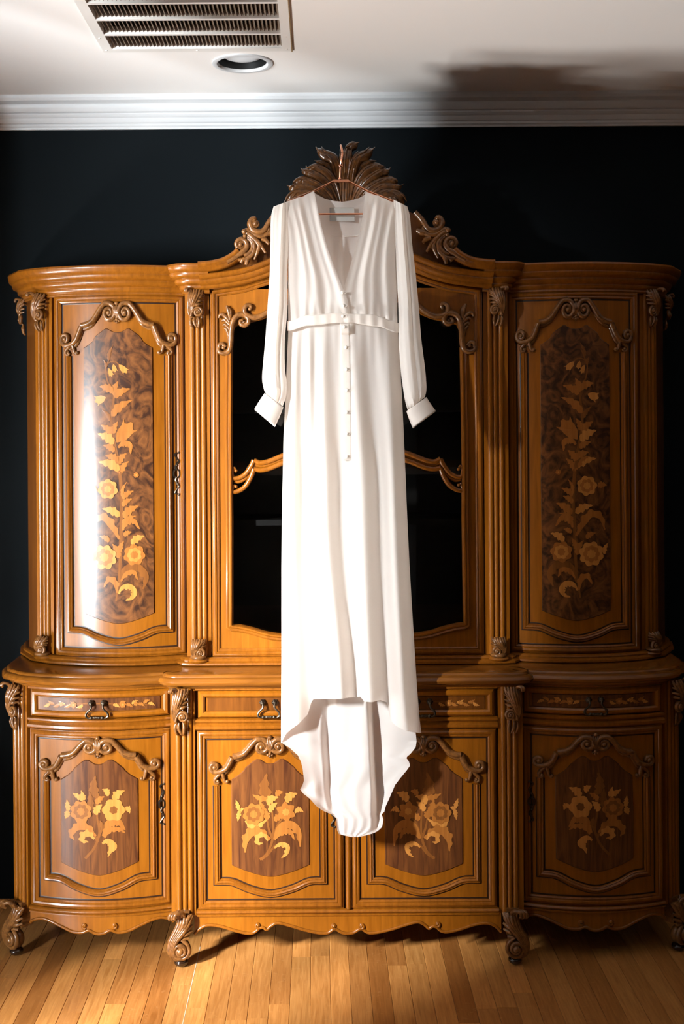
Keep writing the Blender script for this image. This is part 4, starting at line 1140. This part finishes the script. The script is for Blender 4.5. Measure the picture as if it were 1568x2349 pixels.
    for (za, zb_) in ((0.93, zsp), (zsp, 2.05)):
        m = MB()
        xa, xb = -0.384, -0.012
        bv = 0.022
        m.add([(xa, za, -0.020), (xb, za, -0.020), (xb, zb_, -0.020), (xa, zb_, -0.020), (xa + bv, za + bv, -0.0165), (xb - bv, za + bv, -0.0165), (xb - bv, zb_ - bv, -0.0165), (xa + bv, zb_ - bv, -0.0165)],
              [(0, 1, 5, 4), (1, 2, 6, 5), (2, 3, 7, 6), (3, 0, 4, 7), (4, 5, 6, 7)])
        m.build('glass_pane', M['glass'], d, f, smooth=0)
for sgn in (1, -1): glass_door(sgn)

# pilasters
def up_post(f, reeds, a0, a1, hook):
    m = MB(); reeded(m, a0, a1, ZB + 0.026, 2.045, reeds)
    p = m.build('pilaster', M['honey'], hut, f, smooth=50)
    m = MB(); leafy(m, 0.046, 0.0485, hook)
    m.build('carved_capital', M['carve'], p, shift(f, 0.0, 2.042, 0.004), smooth=60)
    m = MB(); leafy(m, 0.044, 0.031, False, volute=(0.12, -1.40, 0.36), pend=False)
    ball(m, (0.0, -0.056, 0.014), 0.026, 0.010, 0.026, 14, 8)
    m.build('carved_scroll', M['carve'], p, shift(f, 0.002, 0.957, 0.004), smooth=60)
    m = MB(); ball(m, (0, 0, 0), 0.034, 0.012, 0.030, 18, 8)
    m.build('plinth', M['mould'], p, shift(f, 0.0, ZB + 0.0165, 0.010))
for sgn in (1, -1):
    f = flatmap(XCU, sgn, -0.468, UM)
    up_post(f, [(-0.014, 0.0085), (0.004, 0.0075), (0.020, 0.0085)], -0.036, 0.040, True)
    f = angmap(XCU, sgn, -0.962, 3.752, math.radians(30))
    up_post(f, [(-0.018, 0.0085), (-0.002, 0.0075), (0.013, 0.0085)], -0.036, 0.034, True)
    f = angmap(XCU, sgn, -1.052, 3.895, math.radians(72))
    m = MB(); leafy(m, 0.046, 0.0485, True)
    m.build('carved_capital', M['carve'], hut, shift(f, 0.0, 2.042, -0.006), smooth=60)

# crest ---------------------------------------------------------------
YC = UM - 0.055                     # face of the crest
def C5(x, y, w=0.0):
    px, py = 520 + x / 2.904, 310 + y / 2.904
    return (WX(px, py, 3.60) - XCU, WZ(px, py, 3.60), w)
CCX = C5(788, 400)[0]
fC = flatmap(XCU, 1, 0.0, YC)
m = MB()
sil = [(395, 470), (425, 400), (470, 340), (520, 290), (560, 255), (620, 215), (660, 150), (720, 130), (788, 110)]
S = [C5(*p)[:2] for p in sil]
S = [(a - CCX, z) for a, z in S]; S[-1] = (0.0, S[-1][1])
S = cr(mirror(S), 3)
column_panel(m, [lerp(S[0][0], S[-1][0], i / 50) for i in range(51)], lambda u: C5(788, 560)[1], lambda u: max(C5(788, 540)[1], interp(u, S) - 0.012), 0.0, 0.03, nz=6)
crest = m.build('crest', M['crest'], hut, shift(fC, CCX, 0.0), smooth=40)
fronds = [
    ([(765, 470), (752, 340), (735, 240), (705, 170), (655, 145), (625, 125), (612, 100)], 0.0135),
    ([(748, 475), (722, 370), (690, 300), (640, 250), (590, 232), (556, 242), (545, 225)], 0.0125),
    ([(735, 480), (700, 400), (655, 330), (600, 285), (550, 262), (520, 255), (509, 238)], 0.0115),
    ([(720, 485), (680, 420), (625, 365), (560, 330), (505, 315), (470, 330), (458, 345)], 0.0130),
    ([(705, 490), (655, 440), (595, 395), (535, 362), (480, 355), (440, 365), (420, 352)], 0.0125),
    ([(690, 500), (640, 465), (580, 425), (520, 398), (465, 400), (425, 430), (405, 465)], 0.0135),
    ([(660, 500), (620, 470), (570, 440), (520, 425), (480, 440), (470, 475), (500, 500), (530, 480)], 0.0095),
]
rf = random.Random(5)
def add_frond(P, r, s, nm='frond', lift=1.0):
    n = len(P)
    pts = []
    for i, p in enumerate(P):
        t = i / (n - 1)
        w = 0.006 + 0.040 * lift * math.sin(PI * min(1.0, t * 0.85)) + (0.012 * t if t > 0.7 else 0)
        q = C5(p[0], p[1])
        pts.append((s * (q[0] - CCX), q[1], w))
    mm = MB(); r *= 1.3
    tube(mm, cr(pts, 6), [r * 0.55, r * 0.85, r, r, r * 1.0, r * 0.7, r * 0.30], 9, 0.9)
    # ribs on the frond
    for off in (-0.55, 0.55):
        q2 = [(a + off * r * 0.9, z + abs(off) * r * 0.5, w + r * 0.62) for a, z, w in pts]
        tube(mm, cr(q2, 6), [r * 0.2, r * 0.34, r * 0.38, r * 0.34, r * 0.28, r * 0.16, r * 0.08], 6)
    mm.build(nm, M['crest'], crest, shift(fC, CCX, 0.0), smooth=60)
for s in (1, -1):
    for k, (P, r) in enumerate(fronds):
        if s == -1:
            P = [(x + rf.uniform(-5, 5), y + rf.uniform(-6, 6)) for x, y in P]
        add_frond(P, r, s)
    for k in range(len(fronds) - 2):     # in-between ribs
        A, B = fronds[k][0], fronds[k + 1][0]
        P = [((a[0] + b[0]) / 2 + rf.uniform(-4, 4), (a[1] + b[1]) / 2 + rf.uniform(-4, 4)) for a, b in zip(A, B)][:6]
        add_frond(P, 0.0075, s, lift=0.75)
for P, r in (([(775, 470), (774, 340), (770, 230), (772, 150), (768, 112)], 0.011), ([(792, 470), (795, 340), (800, 220), (808, 140), (818, 100)], 0.0115), ([(806, 470), (818, 340), (835, 230), (865, 160), (890, 125)], 0.0115),
             ([(784, 470), (786, 330), (786, 220), (790, 150), (800, 118)], 0.009), ([(800, 120), (820, 90), (845, 78), (866, 66)], 0.011)):
    add_frond(P, r, 1, lift=0.9)
# side scroll groups on the pediment shoulders (measured on a close crop)
def CS(x, y, w): 
    px, py = 520 + x / 11.2, 480 + y / 11.2
    return (WX(px, py, 3.62) - XCU, WZ(px, py, 3.62), w)
for s in (1, -1):
    fS = flatmap(XCU, s, 0.0, UM - 0.060)
    m = MB()
    def st(P, r, w=0.006, fl=1.1, n=5): tube(m, cr([CS(x, y, w) for x, y in P], n), r, 8, fl)
    st([(345, 950), (320, 900), (350, 860), (410, 880), (415, 950), (350, 1010), (270, 970), (245, 900), (290, 810), (390, 780), (480, 830), (520, 930), (480, 1040), (400, 1110), (300, 1170), (150, 1270), (0, 1350)], [0.003, 0.005, 0.006, 0.0075, 0.009, 0.010, 0.010])
    ball(m, CS(355, 930, 0.012), 0.0075)
    st([(530, 760), (600, 800), (660, 900), (670, 1000), (620, 1100), (530, 1170), (440, 1190)], [0.006, 0.008, 0.008, 0.006])
    st([(500, 690), (600, 750), (690, 870), (710, 1000), (670, 1140), (560, 1250), (450, 1300), (290, 1300)], [0.006, 0.008, 0.008, 0.007, 0.006])
    st([(470, 690), (500, 640), (560, 640), (680, 740), (800, 850), (900, 970), (1000, 1130)], [0.007, 0.009, 0.009, 0.008, 0.004])
    st([(450, 590), (520, 560), (620, 600), (760, 680), (900, 700), (1030, 650), (1090, 560), (1060, 460)], [0.009, 0.0085, 0.008, 0.008, 0.007, 0.005])
    st([(740, 400), (710, 350), (760, 330), (800, 390), (760, 450), (690, 430), (650, 340), (720, 260), (650, 270), (600, 380), (640, 500), (760, 580), (900, 580), (1000, 500), (1080, 350), (1180, 220), (1290, 100)], [0.004, 0.006, 0.0065, 0.008, 0.010, 0.010, 0.009, 0.008])
    ball(m, CS(735, 380, 0.012), 0.008); ball(m, CS(450, 590, 0.012), 0.0085); ball(m, CS(470, 700, 0.010), 0.007)
    st([(770, 860), (830, 960), (780, 1130), (710, 1300)], [0.007, 0.008, 0.003])
    st([(560, 1240), (520, 1340), (500, 1440)], [0.007, 0.008, 0.006]); st([(470, 1280), (400, 1320), (370, 1390)], [0.007, 0.007, 0.005])
    st([(900, 760), (1000, 800), (1090, 900)], [0.008, 0.008, 0.006])
    st([(1060, 640), (1150, 620), (1260, 560)], [0.009, 0.010, 0.006])
    m.build('shoulder_scroll', M['carve'], hut, fS, smooth=60)
# ------------------------------------------------------------------ the dress on its hanger
def DP(px, py, y): return (WX(px, py, y), y, WZ(px, py, y))
YD = 3.44
dress = empty('long_dress', (0.083, YD, WZ(785, 1919, 3.48)), 'ivory long-sleeved V-neck dress with a train hanging from a copper hanger', 'dress')
def sheet(name, grid, parent, thick=0.0, mat='cloth'):
    n = len(grid); k = len(grid[0])
    vs = [p for r in grid for p in r]
    fs = [(i * k + j, i * k + j + 1, (i + 1) * k + j + 1, (i + 1) * k + j) for i in range(n - 1) for j in range(k - 1)]
    o = mesh_obj(name, vs, fs, M[mat], parent, smooth=70, recalc=False)
    if thick:
        md = o.modifiers.new('thickness', 'SOLIDIFY'); md.thickness = thick; md.offset = 0
    return o
SL = [(700, 662), (757, 661), (800, 659), (900, 655), (1000, 650), (1150, 647), (1300, 645), (1500, 645), (1706, 644), (1720, 644)]
SR = [(700, 911), (757, 912), (800, 915), (900, 921), (1000, 926), (1150, 932), (1300, 939), (1450, 948), (1560, 955), (1640, 961), (1682, 966), (1720, 968)]
KEYS = [(790, [(661, -.012), (678, .004), (691, -.005), (711, .005), (722, -.003), (738, .006), (766, -.006), (812, .007), (843, -.007), (888, .006), (913, -.014)]),
        (1150, [(648, -.014), (670, .011), (695, -.011), (712, .002), (724, .004), (748, .014), (785, -.013), (834, .014), (872, -.016), (905, .011), (932, -.016)]),
        (1600, [(645, -.014), (676, .012), (714, -.016), (719, .010), (742, .015), (781, .018), (816, -.016), (848, .018), (890, -.020), (926, .013), (960, -.020)])]
def norm(py, px): 
    l, r = interp(py, SL), interp(py, SR)
    return (px - l) / (r - l)
KN = [(py, [(norm(py, x), a) for x, a in tab]) for py, tab in KEYS]
def fold(s, py):
    if py <= KN[0][0]: A = B = KN[0]; t = 0
    elif py >= KN[-1][0]: A = B = KN[-1]; t = 0
    else:
        for A, B in zip(KN, KN[1:]):
            if py <= B[0]: break
        t = (py - A[0]) / (B[0] - A[0]); t = t * t * (3 - 2 * t)
    tab = [(lerp(a[0], b[0], t), lerp(a[1], b[1], t)) for a, b in zip(A[1], B[1])]
    tab[0] = (0.0, tab[0][1]); tab[-1] = (1.0, tab[-1][1])
    v = sinterp(s, tab)
    g = math.exp(-max(0, py - 750) / 45.0)
    v += 0.0022 * g * math.sin(s * 78) + 0.0012 * math.sin(s * 23 + py * 0.006) 
    fade = min(1.0, max(0.15, (py - 735) / 90.0))
    return 1.3 * v * fade
def skirt_y(s, py):
    e = abs(2 * s - 1)
    return 3.418 - fold(s, py) + 0.030 * e ** 5 - 0.012 * math.sin(PI * min(1, max(0, (py - 750) / 800)))
HEM = [(644, 1706), (656, 1683), (668, 1672), (684, 1661), (706, 1638), (713, 1612), (718, 1604), (782, 1603), (800, 1600), (826, 1598), (835, 1609), (852, 1611), (872, 1606), (888, 1612), (892, 1640), (896, 1654), (908, 1665), (930, 1677), (966, 1682)]
HS = [((x - interp(y, SL)) / (interp(y, SR) - interp(y, SL)), y) for x, y in HEM]
HS[0] = (0.0, HS[0][1]); HS[-1] = (1.0, HS[-1][1])
WB_T = [(661, 737), (706, 723), (778, 718), (802, 720), (850, 721), (902, 736), (912, 741)]
WB_B = [(661, 759), (706, 747), (782, 740), (802, 741), (864, 749), (912, 763)]
NC, NR = 170, 110
grid = []
for i in range(NR + 1):
    row = []
    for j in range(NC + 1):
        s = j / NC
        wx = lerp(661, 912, s)
        y0 = interp(wx, WB_B) - 8
        t = i / NR
        py = lerp(y0, interp(s, HS), t)
        px = lerp(interp(py, SL), interp(py, SR), s)
        row.append(DP(px, py, skirt_y(s, py)))
    grid.append(row)
sheet('skirt_front', grid, dress)
# back skirt and train
BL = [(740, 663), (800, 661), (900, 657), (1000, 652), (1150, 649), (1300, 647), (1500, 647), (1700, 646), (1706, 648), (1714, 662), (1733, 683), (1748, 690), (1765, 694), (1790, 697), (1800, 694), (1811, 688), (1820, 695), (1832, 710), (1848, 724), (1860, 740), (1868, 760), (1877, 771), (1905, 773), (1914, 777), (1917, 790), (1920, 806)]
BR = [(740, 910), (800, 913), (900, 918), (1000, 924), (1150, 930), (1300, 936), (1450, 944), (1600, 950), (1682, 953), (1700, 955), (1714, 953), (1728, 942), (1738, 931), (1746, 937), (1756, 940), (1765, 934), (1782, 920), (1800, 906), (1830, 893), (1850, 884), (1862, 881), (1868, 875), (1880, 879), (1897, 876), (1908, 864), (1915, 846), (1920, 822)]
BK = [(1500, [(647, -.010), (690, .008), (735, -.010), (752, .004), (772, .012), (830, .010), (852, -.012), (945, -.008)]),
      (1690, [(646, .000), (700, .012), (733, .006), (752, -.020), (772, .010), (844, .022), (857, -.020), (945, .012)]),
      (1820, [(686, .004), (720, .016), (742, .000), (757, -.020), (776, .012), (850, .026), (863, -.022), (925, .012)]),
      (1915, [(686, .004), (735, .008), (760, .006), (772, .004), (792, .012), (848, .020), (868, .008), (925, .000)])]
def back_y(s, py):
    if py <= BK[0][0]: A = B = BK[0]; t = 0
    elif py >= BK[-1][0]: A = B = BK[-1]; t = 0
    else:
        for A, B in zip(BK, BK[1:]):
            if py <= B[0]: break
        t = (py - A[0]) / (B[0] - A[0])
    tab = [(lerp(a[0], b[0], t), lerp(a[1], b[1], t)) for a, b in zip(A[1], B[1])]
    fl = sinterp(py, [(1500, 0.0), (1700, 0.004), (1780, 0.012), (1920, 0.030)])
    px = lerp(interp(py, BL), interp(py, BR), s)
    return 3.478 - sinterp(px, tab) - fl + 0.0015 * math.sin(s * 31 + py * 0.01)
rows = [740 + i * 24 for i in range(39)] + [1676 + i * 3 for i in range(81)] + [1920]
grid = []
for py in rows:
    l, r = interp(py, BL), interp(py, BR)
    row = []
    for j in range(121):
        s = j / 120
        # hem edge rolls a little towards the viewer along the outline
        px = lerp(l, r, s)
        e = 0.0
        if py > 1700: e = 0.010 * (max(0, 1 - s / 0.10) ** 2 + max(0, (s - 0.92) / 0.08) ** 2)
        row.append(DP(px, py, back_y(s, py) - e))
    grid.append(row)
sheet('skirt_back', grid, dress)
# bodice
def bodice_y(s, t, ph):
    f = 0.0050 * math.sin(s * 12.5 + ph + 0.9 * t) * (0.7 + 0.3 * t) + 0.0026 * math.sin(s * 29 + ph * 2 + t * 2.6) * (0.4 + 0.6 * math.sin(PI * s))
    gather = 0.004 * math.sin(s * 46 + ph) * max(0, (t - 0.72) / 0.28) ** 2
    top = 0.024 * max(0, 1 - t / 0.10) ** 2
    side = 0.022 * max(0, 1 - s / 0.22) ** 2
    return 3.414 - f - gather + top + side - 0.008 * math.sin(PI * t)
def bodice(L, R, ph, flip, dy=0.0):
    n, k = 80, 70
    Lp = cr(L, 8); Rp = cr(R, 8)
    def at(P, t):
        q = t * (len(P) - 1); i = min(int(q), len(P) - 2); u = q - i
        return (lerp(P[i][0], P[i + 1][0], u), lerp(P[i][1], P[i + 1][1], u))
    g = []
    for i in range(n + 1):
        t = i / n
        a, b = at(Lp, t), at(Rp, t)
        row = []
        for j in range(k + 1):
            s = j / k
            ss = s if not flip else 1 - s
            px, py = lerp(a[0], b[0], s), lerp(a[1], b[1], s)
            row.append(DP(px, py, bodice_y(ss, t, ph) + dy))
        g.append(row)
    return g
g = bodice([(838, 438), (827, 520), (806, 600), (786, 668), (780, 700), (782, 730)], [(924, 468), (910, 520), (905, 580), (908, 655), (911, 742)], 0.5, True, 0.004)
sheet('bodice_front', g, dress)
g = bodice([(636, 472), (653, 520), (659, 580), (660, 655), (661, 742)], [(720, 438), (737, 520), (758, 590), (787, 664), (798, 695), (803, 730)], 2.0, False)
sheet('bodice_front', g, dress)
NECK = [(636, 474), (716, 440), (728, 447), (745, 456), (765, 461), (785, 463), (805, 460), (824, 454), (838, 446), (847, 439), (926, 470)]
g = []
for i in range(61):
    t = i / 60; row = []
    for j in range(81):
        s = j / 80
        px = lerp(lerp(638, 661, min(1, t * 3)), lerp(924, 911, min(1, t * 3)), s)
        y0 = interp(px, NECK)
        py = lerp(y0, 742, t)
        f = 0.0 if py < 540 else 0.012 * math.exp(-((px - 788) / 7.0) ** 2) + 0.006 * math.exp(-((px - 760) / 10.0) ** 2)
        f *= min(1.0, max(0, (py - 536) / 25))
        row.append(DP(px, py, 3.470 - f + 0.004 * math.sin(px * 0.07 + t * 2) - (0.026 * max(0, 1 - t / 0.06) if (px < 716 or px > 847) else 0.004 * max(0, 1 - t / 0.05))))
    g.append(row)
sheet('bodice_back', g, dress)
m = MB(); tube(m, cr([(737, 3.4665, 536), (760, 3.4655, 541), (785, 3.4645, 542), (810, 3.465, 541), (832, 3.466, 537)], 4), 0.001, 6)
m.v = [DP(v[0], v[2], v[1]) for v in []] or m.v
m = MB()
P = cr([(737, 537), (760, 541), (785, 542), (810, 541), (832, 538)], 4)
tube(m, [DP(x, y, 3.4650) for x, y in P], 0.0011, 6)
m.build('yoke_seam', M['cloth'], dress)
# waistband
g = []
for i in range(9):
    t = i / 8
    row = []
    for j in range(121):
        s = j / 120; px = lerp(659.5, 913.5, s)
        py = lerp(sinterp(px, WB_T), sinterp(px, WB_B), t)
        e = abs(2 * s - 1)
        row.append(DP(px, py, 3.4015 + 0.028 * e ** 6 - 0.0016 * math.sin(s * 60) * (0.4 if s < 0.5 else 1) - 0.002 * math.sin(PI * t)))
    g.append(row)
sheet('waistband', g, dress, 0.002)
# button placket
g = []
for i in range(61):
    t = i / 60; py = lerp(742, 1056, t)
    c = interp(py, [(742, 790), (800, 792), (900, 794), (1056, 796)]); hw = 11
    row = []
    for j in range(7):
        px = c + lerp(-hw, hw, j / 6)
        s = norm(py, px)
        row.append(DP(px, py, min(skirt_y(norm(py, c - 8), py), skirt_y(norm(py, c + 8), py), skirt_y(norm(py, c), py), 3.4005 if py < 765 else 9) - 0.0010))
    g.append(row)
sheet('button_placket', g, dress, 0.0012)
bt = [(785, 671), (787, 701), (786, 725), (789, 750), (793, 797), (794, 847), (795, 895), (795, 945), (795, 995), (795, 1047)]
for k, (bx, by) in enumerate(bt):
    if by < 712: yy = 3.3985
    elif by < 760: yy = 3.3945
    else: yy = min(skirt_y(norm(by, bx - 10), by), skirt_y(norm(by, bx + 10), by), skirt_y(norm(by, bx), by)) - 0.0052
    p = DP(bx, by, yy)
    m = MB(); ball(m, p, 0.0052, 0.0042, 0.0052, 12, 8)
    b = m.build('pearl_button', M['pearl'], dress)
    m = MB(); tube(m, [(p[0] + q[0], p[1] + 0.001, p[2] + q[1]) for q in ((0.002, -0.002), (0.009, -0.0035), (0.011, 0.001), (0.008, 0.004), (0.002, 0.003))], 0.0009, 6)
    m.build('button_loop', M['cloth'], b)
# sleeves
def sleeve(pairs, cuff, ph, s_out):
    Ls = cr([p[0] for p in pairs], 8); Rs = cr([p[1] for p in pairs], 8)
    n = len(Ls); k = 44; g = []
    for i in range(n):
        t = i / (n - 1)
        l, r = Ls[i], Rs[i]
        dep = interp(t, [(0, 0.016), (0.1, 0.024), (0.6, 0.026), (0.85, 0.032), (0.95, 0.026), (1.0, 0.014)])
        row = []
        for j in range(k + 1):
            a = 2 * PI * j / k
            u = 0.5 - 0.5 * math.cos(a)
            px, py = lerp(l[0], r[0], u), lerp(l[1], r[1], u)
            fo = 0.0045 * math.sin(u * 13 + ph + t * 1.2) + 0.0025 * math.sin(u * 24 + ph)
            ga = 0.0065 * math.sin(u * 34 + ph) * max(0, (t - 0.80) / 0.20) ** 1.5
            yy = 3.428 - math.sin(a) * dep - (fo + ga) * (math.sin(a) if math.sin(a) > 0 else 0.4 * math.sin(a))
            row.append(DP(px, py, yy))
        g.append(row)
    o = sheet('sleeve', g, dress)
    g = []
    Lc = cr([p[0] for p in cuff], 6); Rc = cr([p[1] for p in cuff], 6)
    for i in range(len(Lc)):
        t = i / (len(Lc) - 1)
        row = []
        for j in range(33):
            a = 2 * PI * j / 32
            u = 0.5 - 0.5 * math.cos(a)
            px, py = lerp(Lc[i][0], Rc[i][0], u), lerp(Lc[i][1], Rc[i][1], u)
            # the far side of the cuff opening shows a little below the near one
            py += (2.5 * t if math.sin(a) < 0 else 0)
            row.append(DP(px, py, 3.426 - math.sin(a) * (0.017 + 0.004 * t)))
        g.append(row)
    sheet('cuff', g, o, 0.0018)
sleeve([((627, 474), (664, 460)), ((621, 500), (664, 505)), ((620, 560), (661, 560)), ((618, 630), (658, 630)), ((613, 705), (659, 705)), ((608, 780), (653, 780)), ((602, 845), (653, 842)), ((601, 872), (657, 876)), ((605, 893), (656, 908)), ((610, 904), (648, 932))],
       [((607, 902), (649, 934)), ((595, 920), (640, 957)), ((584, 938), (630, 977))], 0.4, -1)
sleeve([((902, 458), (934, 474)), ((903, 505), (940, 500)), ((906, 560), (945, 560)), ((909, 630), (953, 630)), ((913, 705), (960, 705)), ((914, 780), (966, 780)), ((918, 845), (974, 842)), ((923, 885), (977, 878)), ((929, 922), (977, 897)), ((935, 942), (974, 911))],
       [((932, 943), (977, 911)), ((939, 962), (987, 927)), ((947, 980), (998, 942))], 1.9, 1)
# label inside the neck
lab = mesh_obj('garment_label', [DP(756, 477, 3.4615), DP(812, 477, 3.4615), DP(813, 508, 3.4605), DP(756, 507, 3.4605)], [(0, 1, 2, 3)], M['label'], dress, smooth=0, recalc=False)
m = MB()
P = [DP(x, y, 3.4608) for x, y in ((756, 477), (812, 477), (813, 508), (756, 507), (756, 477))]
tube(m, P, 0.0007, 5); m.build('label_stitching', M['ink'], lab)

# hanger ---------------------------------------------------------------
hang = empty('clothes_hanger', DP(782, 415, YD), 'slim copper wire hanger hooked over the carved crest', 'hanger')
m = MB()
P = [DP(660, 462, YD), DP(720, 438, YD), DP(764, 416, YD), DP(799, 416, YD), DP(842, 438, YD), DP(902, 462, YD)]
tube(m, P, 0.0032, 8)
m.build('shoulder_wire', M['copper'], hang)
m = MB(); mm = DP(782, 415, YD)
box(m, mm[0] - 0.022, mm[0] + 0.022, mm[1] - 0.004, mm[1] + 0.004, mm[2] - 0.004, mm[2] + 0.0035)
m.build('neck_plate', M['copper'], hang, smooth=0)
m = MB(); tube(m, [DP(655, 492, YD), DP(735, 491, YD), DP(835, 490.5, YD), DP(905, 490, YD)], 0.0028, 8)
m.build('trouser_bar', M['copper'], hang)
m = MB()
h = [DP(779, 414, YD), DP(780, 392, YD), DP(781, 380, YD), DP(783, 368, YD - 0.002), DP(785, 352, YD), DP(783, 340, YD + 0.012), DP(781, 334, YD + 0.035)]
e = DP(781, 334, YD + 0.035)
h += [(e[0] + 0.002, e[1] + 0.03, e[2] + 0.004), (e[0] + 0.004, e[1] + 0.06, e[2] - 0.004), (e[0] + 0.005, e[1] + 0.078, e[2] - 0.022), (e[0] + 0.005, e[1] + 0.080, e[2] - 0.045)]
tube(m, cr(h, 5), 0.0034, 8)
ball(m, DP(780, 381, YD), 0.0052); ball(m, DP(779, 411, YD), 0.0055)
m.build('hook', M['copper'], hang)
